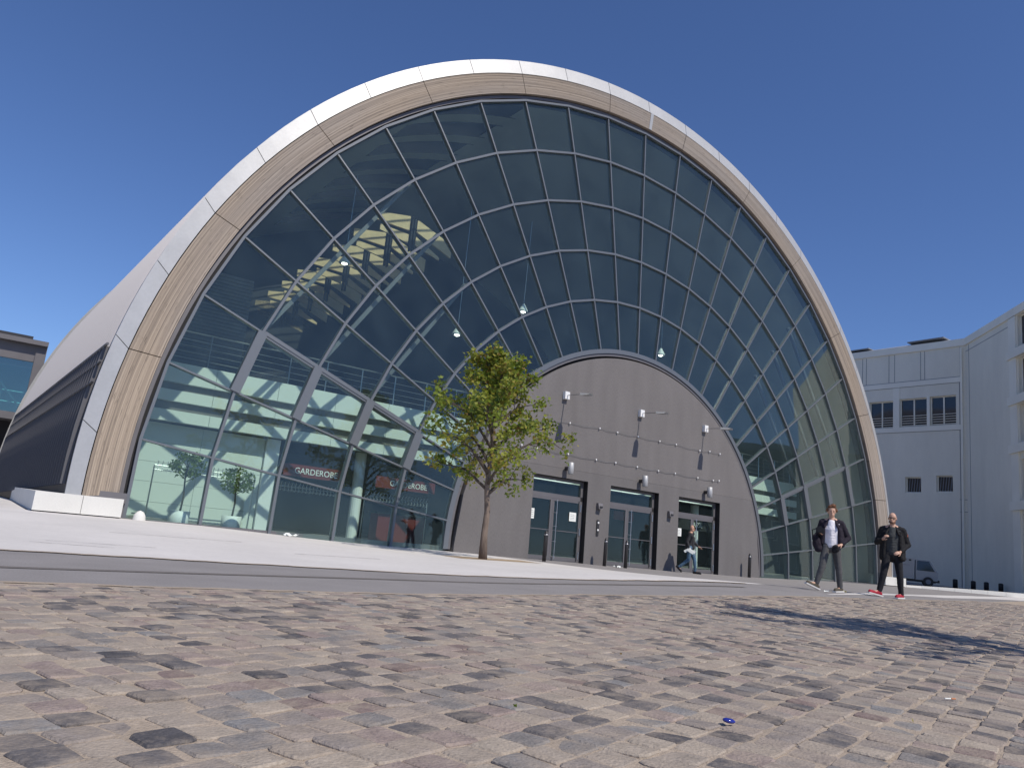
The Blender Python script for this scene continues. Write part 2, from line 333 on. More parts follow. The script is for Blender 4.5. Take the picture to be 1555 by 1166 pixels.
# larger drifts of dark stone
for q in range(len(PX)):
    if noise.noise(Vector((PX[q]*.8, PY[q]*.8, 3))) > .33 and rnd.random() < .25: mi[q] = 7
pave = bpy.data.objects.new('cobblestone_paving', None); COL.objects.link(pave); pave['kind'] = 'structure'; pave.location = (0, 0, 0)
vm = []
for (vs, fs) in variants:
    me = bpy.data.meshes.new('cobblestone'); me.from_pydata(vs, [], fs); me.materials.append(CM[0]); me.update(); vm.append(me)
sv, sf, sm = [], [], []
rot = PI/2-az
rq = RNG.normal(0, .035, len(PX))+rot+RNG.integers(0, 2, len(PX))*PI; sc = RNG.normal(1.0, .05, (len(PX), 2)); dzs = RNG.normal(0, .0022, len(PX))
Zs = gz(PX, PY)+.004+dzs
for q in range(len(PX)):
    if q in near:
        o = bpy.data.objects.new('cobblestone', vm[vi[q]]); COL.objects.link(o); o.parent = pave; o.location = (PX[q], PY[q], Zs[q])
        o.rotation_euler = (0, 0, rq[q]); o.scale = (sc[q, 0], sc[q, 1], 1); o.material_slots[0].link = 'OBJECT'; o.material_slots[0].material = CM[mi[q]]
    else:
        vs, fs = variants[vi[q]]; c, s = math.cos(rq[q]), math.sin(rq[q]); b = len(sv)
        for (x, y, z) in vs:
            x *= sc[q, 0]; y *= sc[q, 1]; sv.append((PX[q]+c*x-s*y, PY[q]+s*x+c*y, Zs[q]+z))
        sf += [tuple(b+k for k in f) for f in fs]; sm += [mi[q]]*len(fs)
me = bpy.data.meshes.new('cobblestones'); me.from_pydata(sv, [], sf)
for m in CM: me.materials.append(m)
me.polygons.foreach_set('material_index', sm); me.update()
link('cobblestones', me, pave, 'stuff')

# ---------------------------------------------------------------- the arched hall (built in its own, slightly leaning frame)
DEL = rad(1.7)
def h2w(p): return Vector((p[0], p[1]*math.cos(DEL)+p[2]*math.sin(DEL), -p[1]*math.sin(DEL)+p[2]*math.cos(DEL)+.06))
hall = thing('arched_hall', 'large barrel-vaulted hall with round glass front, timber arch and grey entrance wall', 'building', (0, 0, .06))
hall.rotation_euler = (-DEL, 0, 0)
TH, PH = 1.613, 1.603
def OUT(j, R=16.5, y=0.0, zc=.66): a = TH*(j-13)/13; return Vector((R*math.sin(a), y, zc+R*math.cos(a)))
def INN(j): a = PH*(j-13)/13; return Vector((-.103+7.576*math.sin(a), -.2955, .151+7.576*math.cos(a)))
def GP(k, j): return OUT(j).lerp(INN(j), k/5)
# glass panes
for k in range(5):
    for j in range(26):
        q = [GP(k, j), GP(k, j+1), GP(k+1, j+1), GP(k+1, j)]; d = Vector((0, .012, 0))
        q = [p+Vector((0, random.gauss(0, .0035), 0)) for p in q]; MB().hexa([p-d for p in q], [p+d for p in q]).build('glass_pane', M_glass, hall)
# radial mullions
for j in range(1, 26):
    b = MB(); p, q = OUT(j), INN(j)
    b.bar(p+Vector((0, .03, 0)), q+Vector((0, .03, 0)), .046, .20)
    if j in (3, 23): b.bar(GP(1, j)+Vector((0, .10, 0)), GP(4, j)+Vector((0, .10, 0)), .17, .30)
    b.build('mullion', M_mull, hall)
for k in range(1, 5):
    b = MB()
    for j in range(26):
        w = .26 if j in (2, 23) else .075
        b.bar(GP(k, j)+Vector((0, .03, 0)), GP(k, j+1)+Vector((0, .03, 0)), w, .22 if w < .2 else .30)
    b.build('ring_bar', M_mull, hall)
# deep fins behind the lower panes (they throw the broad lattice of shade into the lobby)
b = MB()
for k in (1, 2, 3):
    for j0, j1 in ((3, 7), (19, 23)): b.bar(GP(k, j0)+Vector((0, .34, 0)), GP(k, j1)+Vector((0, .34, 0)), .12, .12)
b.build('bracing_strut', M_frame, hall)
# ground sill under the glass
MB().box((-16.9, -.14, -.35), (-7.5, .2, .07)).build('sill', M_frame, hall); MB().box((7.4, -.14, -.35), (16.9, .2, .10)).build('sill', M_frame, hall)
# ring strips
def ring(name, m, R0, y0, z0, R1, y1, z1, a0, a1, n, depth=.25, parent=hall, uv=False, gap=0):
    """solid ring segment: front face from (R0,y0) to (R1,y1), running back by depth"""
    b = MB(); A = np.linspace(a0+gap, a1-gap, n+1)
    def P(R, y, z, a): return (R*math.sin(a), y, z+R*math.cos(a))
    for a, c in zip(A, A[1:]):
        f = [P(R0, y0, z0, a), P(R0, y0, z0, c), P(R1, y1, z1, c), P(R1, y1, z1, a)]
        k = [P(R0, y0+depth, z0, a), P(R0, y0+depth, z0, c), P(R1, y1+depth, z1, c), P(R1, y1+depth, z1, a)]
        u0, u1 = R0*a, R0*c; U = [(u0, 0), (u1, 0), (u1, R1-R0), (u0, R1-R0)]
        b.add(f+k, [(0, 1, 2, 3), (7, 6, 5, 4), (0, 4, 5, 1), (2, 6, 7, 3)], 0, [U, U[::-1], [U[0], U[0], U[1], U[1]], [U[2], U[2], U[3], U[3]]])
    for a, s in ((A[0], 1), (A[-1], -1)):
        q = [P(R0, y0, z0, a), P(R1, y1, z1, a), P(R1, y1+depth, z1, a), P(R0, y0+depth, z0, a)]
        b.add(q, [(0, 1, 2, 3) if s > 0 else (3, 2, 1, 0)])
    return b.build(name, m, parent)
JA = [rad(-90.3)]+[TH*(j-13)/13 for j in range(2, 26, 2)]+[rad(90.3)]
ring('arch_backing', M_dark, 16.45, .05, .67, 17.80, -.02, .75, rad(-90.3), rad(90.3), 104, .30)
for a, c in zip(JA, JA[1:]):
    o = ring('timber_panel', M_timber, 16.70, -.15, .676, 17.475, -.244, .56, a, c, 8, .14, gap=.0007)
JZ = [rad(-91.2)]+[TH*(j-13)/13 for j in range(1, 26)]+[rad(91.2)]
for a, c in zip(JZ, JZ[1:]): ring('edge_panel', M_zinc, 17.50, -.246, .56, 17.82, -.122, .80, a, c, 4, .13, gap=.0006)
ring('arch_frame', M_frame, 16.585, -.02, .66, 16.68, -.02, .67, rad(-92.4), rad(92.4), 104, .2)
b = MB()
for j in range(26): b.bar(OUT(j, 16.50, -.02), OUT(j+1, 16.50, -.02), .075, .16)
b.build('glazing_frame', M_mull, hall)
ring('expansion_joint', M_zinc, 16.70, -.17, .676, 17.50, -.262, .56, rad(.2), rad(.7), 1, .05)
b = MB()
for s in (-1, 1):
    x0, x1 = sorted((s*16.52, s*17.42)); b.box((x0, -.20, .40), (x1, .14, .645)); b.box((x0, -.12, -.3), (x1-.0, .16, .40))
b.build('arch_foot', M_frame, hall)
# inner frame and gap round the entrance wall
def ring_in(name, m, R0, R1, y, depth, n=60, a=rad(91.2)):
    bb = MB(); A = np.linspace(-a, a, n+1)
    P = lambda R, yy, t: (-.103+R*math.sin(t), yy, .151+R*math.cos(t))
    for t, c in zip(A, A[1:]):
        bb.hexa([P(R0, y, t), P(R0, y, c), P(R1, y, c), P(R1, y, t)], [P(R0, y+depth, t), P(R0, y+depth, c), P(R1, y+depth, c), P(R1, y+depth, t)])
    return bb.build(name, m, hall)
ring_in('inner_frame', M_mull, 7.46, 7.62, -.37, .20)
ring_in('inner_bead', M_frame, 7.36, 7.452, -.33, .18)
ring_in('gap_lining', M_dark, 7.10, 7.355, -.16, .2)
# entrance wall with three openings
DX = [(-4.564, -2.214), (-1.148, 1.266), (2.337, 4.683)]; ZT = 2.684; WY0, WY1 = -.40, .0; ZB = 3.0
def wall_part(name, m, z_lo, z_hi, R=7.27):
    b = MB(); xs = set(np.linspace(-.103-R, -.103+R, 90).tolist())
    for a, c in DX: xs |= {a, c}
    if z_hi is not None:
        xe = math.sqrt(R*R-(z_hi-.151)**2); xs |= {-.103-xe, -.103+xe}
    xs = sorted(xs)
    def top(x): return .151+math.sqrt(max(0, R*R-(x+.103)**2))
    for x0, x1 in zip(xs, xs[1:]):
        xm = (x0+x1)/2; lo = z_lo
        if any(a < xm < c for a, c in DX): lo = max(lo, ZT)
        t0, t1 = top(x0), top(x1)
        if z_hi is not None: t0, t1 = min(t0, z_hi), min(t1, z_hi)
        if t0 <= lo+.001 and t1 <= lo+.001: continue
        t0, t1 = max(t0, lo), max(t1, lo)
        b.hexa([(x0, WY0, lo), (x1, WY0, lo), (x1, WY1, lo), (x0, WY1, lo)], [(x0, WY0, t0), (x1, WY0, t1), (x1, WY1, t1), (x0, WY1, t0)])
    return b.build(name, m, hall)
wall_part('entrance_wall', M_render, ZB, None); wall_part('entrance_wall_base', M_render2, -.35, ZB-.004)
# doors
def door(x0, x1, notes):
    y = -.19; b = MB(); w = x1-x0; xr = x1-.13          # frame slightly back in the reveal
    fr = [((x0, ZT-.10), (x1, ZT)), ((x0, 1.98), (x1, 2.13)), ((x0, -.12), (x0+.07, ZT-.10)), ((xr, -.12), (x1, ZT-.10)), ((x0+.07, -.12), (xr, -.06))]
    for (a, c), (d, e) in fr: b.box((a, y, c), (d, y+.08, e))
    o = b.build('entrance_door', M_frame, hall)
    MB().box((x1-.012, WY0+.01, -.12), (x1-.002, y-.002, ZT-.012)).box((x0+.002, WY0+.01, ZT-.012), (x1-.002, y-.002, ZT-.002)).build('reveal_shade', M_black, o); xm = x0+w*.43  # black sheets on jamb and head stand in for the shade there
    MB().box((x0+.07, y+.03, 2.13), (xr, y+.05, ZT-.10)).build('transom_pane', M_dglass, o)
    for i, (a, c) in enumerate(((x0+.07, xm), (xm+.005, xr))):
        f = MB(); s = .075
        f.box((a, y-.01, -.055), (a+s*(1.0 if i else .3), y+.05, 1.975)); f.box((c-s*(.5 if i else 1.2), y-.01, -.055), (c, y+.05, 1.975))
        f.box((a+s, y-.008, -.055), (c-s, y+.048, .06)); f.box((a+s, y-.008, 1.91), (c-s, y+.048, 1.975)); f.box((a+s*.5, y-.005, .90), (c-s*.5, y+.04, .925))
        f.build('door_leaf', M_frame, o)
        MB().box((a+.02, y+.012, .06), (c-.02, y+.03, 1.91)).build('door_pane', M_dglass, o)
    h = MB(); hx = xm+.13; h.tube([(hx, y-.10, -.03), (hx, y-.10, 1.93)], .016, 8)
    for z in (.05, .55, 1.05, 1.5, 1.9): h.tube([(hx-.07, y-.0, z), (hx, y-.10, z)], .011, 6); h.tube([(hx-.045, y-.1, z), (hx+.03, y-.1, z)], .014, 6)
    h.build('door_handle', M_steel, o)
    for z in (.15, .95, 1.75):
        MB().tube([(xr+.015, y-.03, z-.12), (xr+.015, y-.03, z+.12)], .02, 8).build('hinge', M_steel, o)
    for (nx, nz, nw, nh) in notes:
        nb = MB(); nb.box((nx, y-.0145, nz), (nx+nw, y-.0115, nz+nh)); 
        for q in range(4): nb.box((nx+nw*.15, y-.0155, nz+nh*(.2+.18*q)), (nx+nw*(.85-.1*(q % 2)), y-.0148, nz+nh*(.23+.18*q)), 1)
        nb.build('paper_notice', [M_paper, M_frame], o)
    return o
door(*DX[0], [(-4.45, 1.22, .15, .34), (-2.80, 1.28, .30, .30)])
door(*DX[1], []); door(*DX[2], [(2.46, 1.22, .28, .30)])
# roof shell: a cone-like vault widening to the back
def RR(y): return 17.80+1.08*min(max(y/22, 0), 1)
b = MB(); A = np.linspace(rad(-79), rad(90), 90); Ys = [-.0, 5.5, 11, 16.5, 22]
SKY = (rad(-29.5), rad(-14.5))                                  # the skylight slots
SLOT = [(1.75+2.3*i, 3.15+2.3*i) for i in range(8)]; YS = sorted({0, 22} | {v for q in SLOT for v in q})
YS2 = sorted({0, 22} | {v-.5 for q in SLOT for v in q})
def shell(b, dR, A, Ys, skip=None, flip=False, off=0):
    for a, c in zip(A, A[1:]):
        for y0, y1 in zip(Ys, Ys[1:]):
            if skip and skip[0] < (a+c)/2 < skip[1] and any(u-off <= y0+.01 and y1-.01 <= v-off for u, v in SLOT): continue
            q = [((RR(yy)+dR)*math.sin(t), yy, .80+(RR(yy)+dR)*math.cos(t)) for (t, yy) in ((a, y0), (c, y0), (c, y1), (a, y1))]
            b.add(q, [(3, 2, 1, 0) if not flip else (0, 1, 2, 3)])
shell(b, 0, A, YS2, SKY, False, .5); b.build('roof_shell', M_roof, hall, True); b = MB(); shell(b, -.12, A, YS2, SKY, True, .5); b.build('roof_underside', M_int_dark, hall, True)
b = MB(); shell(b, 0, np.linspace(rad(-91), rad(-79), 8), Ys); shell(b, -.15, np.linspace(rad(-91), rad(-79), 8), Ys, None, True); b.build('lower_cladding', M_clad, hall, True)
b = MB(); shell(b, -.7, np.linspace(rad(-92), rad(92), 90), YS, SKY, True); b.build('vault_lining', M_ceil, hall, True); b = MB(); shell(b, -.62, np.linspace(rad(-92), rad(92), 90), YS, SKY); b.build('lining_back', M_int_dark, hall, True)
for i in range(8):
    y0, y1 = SLOT[i][0]-.42, SLOT[i][1]-.42; q = []
    for dr in (-.02, .02):
        q.append([((RR(yy)+dr-.2)*math.sin(t), yy, .80+(RR(yy)+dr-.2)*math.cos(t)) for (t, yy) in ((SKY[0], y0), (SKY[1], y0), (SKY[1], y1), (SKY[0], y1))])
    MB().hexa(*q).build('skylight_pane', M_dglass, hall)
    for v in SLOT[i]:
        w = MB()
        for t0, t1 in zip(np.linspace(*SKY, 9), np.linspace(*SKY, 9)[1:]):
            P = lambda R, yy, t: ((RR(yy)+R)*math.sin(t), yy, .80+(RR(yy)+R)*math.cos(t))
            w.hexa([P(-.715, v-.01, t0), P(-.715, v-.01, t1), P(-.715, v+.02, t1), P(-.715, v+.02, t0)], [P(-.02, v-.51, t0), P(-.02, v-.51, t1), P(-.02, v-.48, t1), P(-.02, v-.48, t0)])
        w.build('skylight_well', M_int_dark, hall)
ys = np.arange(.35, 22, .43)
for i, y in enumerate(ys):
    for nm, m, a0, a1, w, h, n in (('standing_seam', M_seam, -79, 20, .03, .05, 34), ('cladding_slat', M_slat, -90.2, -79, .06, .11, 5)):
        b = MB(); A = np.linspace(rad(a0), rad(a1), n+1); R0 = RR(y)
        for a, c in zip(A, A[1:]):
            P = lambda R, yy, t: (R*math.sin(t), yy, .80+R*math.cos(t))
            b.hexa([P(R0-.02, y, a), P(R0-.02, y+w, a), P(R0-.02, y+w, c), P(R0-.02, y, c)], [P(R0+h, y, a), P(R0+h, y+w, a), P(R0+h, y+w, c), P(R0+h, y, c)])
        b.build(nm, m, hall)
def along(a, dR, y0=.05, y1=22, n=12):
    return [((RR(y)+dR)*math.sin(rad(a)), y, .80+(RR(y)+dR)*math.cos(rad(a))) for y in np.linspace(y0, y1, n)]
MB().tube(along(-79, .09), .035, 8).build('gutter', M_slat, hall)
for a, r, m in ((-80.6, .03, M_clad), (-82.3, .035, M_clad)): MB().tube(along(a, .08), r, 6).build('cladding_rail', m, hall)
ring('rear_edge', M_zinc, 18.86, 22.0, .80, 19.03, 21.95, .80, rad(-90.5), rad(90.5), 90, .3)
b = MB(); A = np.linspace(rad(-92), rad(92), 61)
for a, c in zip(A, A[1:]): b.add([(18.8*math.sin(a), 22.1, .8+18.8*math.cos(a)), (18.8*math.sin(c), 22.1, .8+18.8*math.cos(c)), (18.8*math.sin(c), 22.1, -.5), (18.8*math.sin(a), 22.1, -.5)], [(0, 1, 2, 3)])
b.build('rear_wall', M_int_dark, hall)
# ---- lobby interior
MB().box((-17.2, .2, -.4), (17.2, 22, .03)).build('lobby_floor', M_floor, hall)
def parapet():
    xs = np.arange(-16.0, 16.01, 2.0)
    for x0, x1 in zip(xs, xs[1:]):
        for z0, z1 in ((4.26, 4.88), (3.68, 4.02), (3.06, 3.40)): MB().box((x0+.006, 4.0, z0), (x1-.006, 4.25, z1)).build('balcony_parapet', M_int_wall, hall)
        MB().box((x0, 4.16, 3.04), (x1, 4.3, 4.86)).build('parapet_backing', M_board, hall)
parapet()
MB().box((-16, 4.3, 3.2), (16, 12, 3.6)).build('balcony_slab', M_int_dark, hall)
r = MB()
for x in np.arange(-15.6, 15.7, 1.3): r.tube([(x, 4.15, 4.88), (x, 4.15, 5.95)], .022, 6)
for z, rr in ((5.1, .009), (5.3, .009), (5.5, .009), (5.7, .009), (5.95, .026)): r.tube([(-15.9, 4.15, z), (15.9, 4.15, z)], rr, 5)
r.build('balcony_railing', M_steel, hall)
for i in range(5):
    z0 = .03+i*.602
    for x0, x1 in ((-16.3, -14.0), (-13.99, -12.02)): MB().box((x0, 4.55, z0), (x1, 4.7, z0+.594)).build('wall_panel', M_int_wall, hall)
MB().box((-12.0, 4.40, .03), (-11.55, 5.0, 3.04)).build('pillar', M_white, hall)
for x in (-8.3, 9.5): MB().lathe((x, 5.2, .03), [(.2, 0), (.2, 3.1)], 16).build('column', M_white, hall)
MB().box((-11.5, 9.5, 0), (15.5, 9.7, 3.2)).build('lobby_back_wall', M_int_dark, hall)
MB().box((11.7, 4.55, .03), (16.2, 4.7, 3.03)).build('wall_panel', M_frame, hall)
for (x0, x1, txt, tx) in ((-11.35, -9.3, 'GARDEROBE', -10.22), (-8.0, -5.6, 'GARDEROBE', -6.7)):
    s = MB().box((x0, 4.33, 1.93), (x1, 4.39, 2.33)).build('cloakroom_sign', M_red, hall)
    flat_text('sign_lettering', txt, .28, M_letter, s, (tx, 4.32, 2.12), depth=.006, sx=.95)
s = MB().box((5.3, 2.6, 1.72), (8.0, 2.66, 2.2)).build('box_office_sign', M_int_dark, hall); flat_text('sign_lettering', 'KASSE', .30, M_letter, s, (6.68, 2.58, 1.95), depth=.006)
s = MB().box((1.85, 2.6, 1.75), (2.9, 2.66, 2.1)).build('box_office_sign', M_red, hall); flat_text('sign_lettering', 'L', .26, M_letter, s, (2.55, 2.58, 1.9), depth=.006)
for (a, c) in DX:
    for x0, x1 in ((a+.1, (a+c)/2+.15), ((a+c)/2+.2, c-.2)): MB().box((x0+.75, 1.0, 2.73), (x1+.75, 1.35, 2.80)).build('glow_strip', M_strip, hall)  # glowing strips added for the pale band behind the transoms
# louvre wall high on the left
for i in range(30): MB().box((-15.6, 6.4, 5.0+i*.128), (-12.75, 6.46, 5.0+i*.128+.105)).build('louvre_board', M_board, hall)
# timber baffles under the skylight, cut to sunlit patches; dark bars are painted shadow
for i in range(8):
    y = 6.0+i*2.3; cx, cz, k = -6.95, 12.4, 1.2
    o = MB().box((cx-.10, y-.04, cz-.75), (cx-.03, y+.09, cz+.75)).box((cx+.03, y-.04, cz-.75), (cx+.10, y+.09, cz+.75)).build('baffle_shadow_bars', M_dark, hall)
    for (x0, x1, a0, a1, b0, b1) in ((-1.35, -.14, .12, .40, .10, .62), (.14, 1.55, .14, .58, -.40, .08), (-1.2, -.14, -.20, .0, -.36, -.05), (.14, 1.1, -.36, -.04, -.62, -.52)):
        P = lambda x, z, yy: (cx+x*k, yy, cz+z*k)
        MB().hexa([P(x0, a0, y), P(x1, b0, y), P(x1, b0, y+.08), P(x0, a0, y+.08)], [P(x0, a1, y), P(x1, b1, y), P(x1, b1, y+.08), P(x0, a1, y+.08)]).build('sunlit_timber_patch', M_timberint, o)
# red counter and long rack seen low on the right of the lobby glass
c = thing('reception_counter', 'low red counter behind the lowest panes left of the grey wall', 'counter', h2w((-7.4, 3.2, .03)))
MB().box((-.9, 0, 0), (.9, .6, .95)).build('counter_front', M_redseat, c); MB().box((-1.0, -.08, .95), (1.0, .68, 1.0)).build('counter_top', M_black, c)

def coat_rack(x, y, w, label):
    t = thing('coat_rack', label, 'coat rack', h2w((x, y, .03)), 0, 'coat racks in the lobby')
    p = MB()
    for dx in (-w/2, w/2): p.tube([(dx, 0, 0), (dx, 0, 1.62)], .022, 6); p.box((dx-.03, -.3, 0), (dx+.03, .3, .03))
    p.build('stand', M_steel, t)
    q = MB(); q.tube([(-w/2, 0, 1.62), (w/2, 0, 1.62)], .02, 6); q.tube([(-w/2, .18, 1.5), (w/2, .18, 1.5)], .016, 6); q.build('rail', M_steel, t)
    h = MB()
    for i in range(int(w/.13)):
        xx = -w/2+.08+i*.13
        h.tube([(xx, 0, 1.62), (xx, -.06, 1.72), (xx, -.09, 1.76)], .012, 4); h.tube([(xx, 0, 1.60), (xx, -.08, 1.54), (xx, -.05, 1.47), (xx, .02, 1.46)], .012, 4)
    h.build('hook', M_white, t)
coat_rack(-14.0, 3.3, 2.9, 'steel coat rack behind the two potted trees in front of the pale wall')
coat_rack(-9.9, 5.6, 2.3, 'steel coat rack with white hooks under the left cloakroom sign')
coat_rack(-6.6, 5.4, 2.6, 'steel coat rack right of the white column under the second sign')

# ---------------------------------------------------------------- things hung on or in the hall
for i, (p, L, lab) in enumerate([((-10.2, 4.5, 9.75), 3.5, 'white pendant lamp in front of the timber baffles high in the lobby'), ((-5.3, 4.4, 8.2), 5.2, 'small white pendant lamp above the tree top behind the glass'),
                                 ((-2.4, 4.2, 9.85), 4, 'white pendant lamp near the middle of the glass front'), ((5.9, 4.4, 9.85), 4, 'white pendant lamp above the right shoulder of the grey wall')]):
    t = thing('pendant_lamp', lab, 'lamp', h2w(p), 0, 'pendant lamps in the lobby')
    MB().lathe((0, 0, 0), [(.04, .34), (.06, .30), (.20, .05), (.21, 0)][::-1], 14).build('lamp_shade', M_white, t, True)
    MB().lathe((0, 0, -.06), [(.04, 0), (.11, .04), (.11, .09), (.05, .12)], 12).build('bulb', M_lamp, t, True)
    MB().tube([(0, 0, .33), (0, 0, L)], .012, 5).build('cable', M_steel, t)
for i, (x, z, lab) in enumerate([(-3.5, 5.5, 'silver wall lamp on a long arm above the left door'), (.1, 5.5, 'silver wall lamp on a long arm above the middle door'), (3.62, 5.5, 'silver wall lamp on a long arm above the right door')]):
    t = thing('wall_lamp', lab, 'wall lamp', h2w((x, WY0, z)), 0, 'arm lamps on the grey wall'); t.rotation_euler = (-DEL, 0, 0)
    MB().box((-.10, -.14, -.13), (.10, .0, .13)).build('wall_box', M_white, t)
    MB().tube([(0, -.13, .0), (.02, -.5, -.02), (.03, -.98, -.06)], .018, 6).build('arm', M_steel, t)
    MB().hexa([(-.10, -.90, -.10), (.13, -.90, -.10), (.15, -1.30, -.14), (-.12, -1.30, -.14)][::-1], [(-.04, -.86, -.01), (.07, -.86, -.01), (.08, -1.36, -.09), (-.05, -1.36, -.09)][::-1]).build('lamp_head', M_zinc, t)
for i, (x, lab) in enumerate([(-3.25, 'short grey cylinder downlight over the left door'), (.25, 'short grey cylinder downlight over the middle door'), (3.75, 'short grey cylinder downlight over the right door')]):
    t = thing('downlight', lab, 'wall lamp', h2w((x, WY0, 3.0)), 0, 'cylinder downlights over the doors'); t.rotation_euler = (-DEL, 0, 0)
    MB().lathe((0, -.27, -.2), [(.085, 0), (.10, .01), (.10, .39), (.085, .4)], 16).build('cylinder', M_zinc, t, True)
    MB().box((-.05, -.19, -.06), (.05, 0, .06)).build('bracket', M_boll, t)
for pts, lab in (([(-4.3, 4.57), (-3.24, 4.59), (-1.87, 4.63), (-1.02, 4.62), (.01, 4.63), (1.14, 4.63), (2.03, 4.64), (3.36, 4.6), (3.94, 4.65), (4.55, 4.64)], 'upper string of small bulbs across the grey wall under the arm lamps'),
                 ([(-5.2, 3.53), (-4.56, 3.52), (-4.09, 3.51), (-3.23, 3.51), (-1.95, 3.5), (-1.03, 3.52), (.04, 3.51), (1.13, 3.51), (2.03, 3.53), (3.29, 3.52), (4.19, 3.53), (4.53, 3.56)], 'lower string of small bulbs across the grey wall just above the downlights')):
    t = thing('light_string', lab, 'string lights', h2w((0, WY0, 0)), 0, 'light strings on the grey wall'); t.rotation_euler = (-DEL, 0, 0)
    w = []
    for a, c in zip(pts, pts[1:]): w += [(a[0], -.03, a[1]), ((a[0]+c[0])/2, -.03, (a[1]+c[1])/2-.045)]
    w.append((pts[-1][0], -.03, pts[-1][1])); MB().tube(w, .0055, 5).build('wire', M_mull, t)
    for (x, z) in pts: MB().lathe((x, -.05, z-.05), [(.012, 0), (.028, .02), (.028, .05), (.012, .07)], 8).build('bulb', M_letter, t, True)
for x, z, lab in ((-1.68, 1.9, 'small dark loudspeaker box between left and middle door'), (1.84, 1.98, 'small dark loudspeaker box between middle and right door')):
    t = thing('loudspeaker_box', lab, 'loudspeaker', h2w((x, WY0, z)), 0, 'speaker boxes between the doors')
    MB().hexa([(-.10, -.16, -.10), (.08, -.18, -.10), (.10, 0, -.10), (-.10, 0, -.10)], [(-.10, -.10, .10), (.08, -.12, .10), (.10, 0, .10), (-.10, 0, .10)]).build('housing', M_frame, t)
    MB().box((-.07, -.175, -.07), (.055, -.166, -.0)).build('grille', M_boll, t)
t = thing('intercom_panel', 'slim intercom plate with round buttons left of the middle door', 'intercom', h2w((-1.68, WY0, 1.0)))
MB().box((-.05, -.03, -.12), (.05, 0, .42)).build('plate', M_boll, t)
for z in (.08, .33): MB().tube([(0, -.05, z), (0, -.03, z)], .035, 10).build('button', M_letter, t)

# low white wall at the hall's foot
def plinth(s, lab):
    t = thing('low_wall', lab, 'low wall', (0, 0, 0))
    for x0, x1 in ((16.60, 17.45), (17.46, 18.42)):
        a, c = sorted((s*x0, s*x1)); z = g(s*17.5, -.3)
        MB().box((a, -.42, z-.02+.05), (c, .3, .565)).build('concrete_block', M_plinth, t)
    y = .31
    while y < 22:
        a, c = sorted((s*17.6, s*18.42)); MB().box((a, y, 0), (c, y+2.38, .565)).build('concrete_block', M_plinth, t); y += 2.4
    a, c = sorted((s*16.62, s*18.38)); MB().box((a, -.38, -.2), (c, 22, g(s*17.5, -.3)+.028)).build('base_joint', M_dark, t)
plinth(-1, 'low white concrete wall at the left foot of the arch'); plinth(1, 'low white concrete wall at the right foot of the arch behind the bald man')

# ---------------------------------------------------------------- left glass annex
AX = thing('glass_annex', 'glazed upper-floor link building with flat roof at the left edge behind the hall', 'building', (0, 24, 0))
MB().box((-40, -.5, 7.55), (-17.9, 9, 7.78)).build('roof', M_frame, AX); MB().box((-40, -.45, 7.785), (-18.6, 9, 7.93)).build('parapet', M_boll, AX)
MB().box((-40, -.35, 3.75), (-17.75, 9, 4.1)).build('floor_slab', M_frame, AX); MB().box((-40, -.1, 6.72), (-18.3, .05, 7.55)).build('ceiling_band', M_frame, AX)
MB().box((-40, 8.6, 4.1), (-17.8, 8.8, 7.5)).build('rear_wall', mat('annex_wall', (.22, .38, .40), .7), AX)
for x in (-36, -32, -28, -24, -19.9): MB().box((x-.04, -.06, 4.1), (x+.04, .06, 6.72)).build('mullion', M_frame, AX)
for x0, x1 in ((-36, -32), (-32, -28), (-28, -24), (-24, -19.9), (-19.9, -18.2)): MB().box((x0+.04, -.01, 4.1), (x1-.04, .01, 6.72)).build('glass_pane', M_aglass, AX)
r = MB()
for x in np.arange(-39, -18.4, 1.4): r.tube([(x, .6, 4.1), (x, .6, 5.2)], .03, 6)
for z in (4.65, 5.2): r.tube([(-39, .6, z), (-18.3, .6, z)], .025, 6)
r.build('railing', M_steel, AX)
MB().box((-18.35, -.2, 4.1), (-17.9, .2, 7.55)).build('corner_post', M_frame, AX)
MB().box((-20.6, 1.0, 4.1), (-19.6, 1.3, 5.4)).build('cabinet', M_timberint, AX)
MB().box((-40, 1.5, -.2), (-17.9, 9, 3.75)).build('ground_floor_wall', M_int_dark, AX)
MB().tube([(-18.4, .4, 4.3), (-20.6, .4, 6.7)], .05, 6).build('brace', M_frame, AX)

# ---------------------------------------------------------------- white building on the right
WB = thing('white_building', 'white rendered four-storey building behind the right foot of the arch', 'building', (34, 3.8, 0))
e1 = Vector((-.037, .9993, 0)); n1 = Vector((-.9993, -.037, 0)); e2 = Vector((-.688, -.7257, 0)); n2 = Vector((-.7257, .688, 0))
def wbox(e, nn, s0, s1, z0, z1, d0, d1):
    c = [e*s0+nn*d0, e*s1+nn*d0, e*s1+nn*d1, e*s0+nn*d1]
    m = MB(); m.hexa([(*p.xy, z0) for p in c], [(*p.xy, z1) for p in c]); return m
def wall_with_holes(name, e, nn, s0, s1, z0, z1, holes, m, th=.4):
    b = MB(); xs = sorted({s0, s1} | {h[0] for h in holes} | {h[1] for h in holes}); zs = sorted({z0, z1} | {h[2] for h in holes} | {h[3] for h in holes})
    for a, c in zip(xs, xs[1:]):
        for u, v in zip(zs, zs[1:]):
            if any(h[0] < (a+c)/2 < h[1] and h[2] < (u+v)/2 < h[3] for h in holes): continue
            P = [e*a, e*c, e*c-nn*th, e*a-nn*th]; b.hexa([(*p.xy, u) for p in P], [(*p.xy, v) for p in P])
    return b.build(name, m, WB)
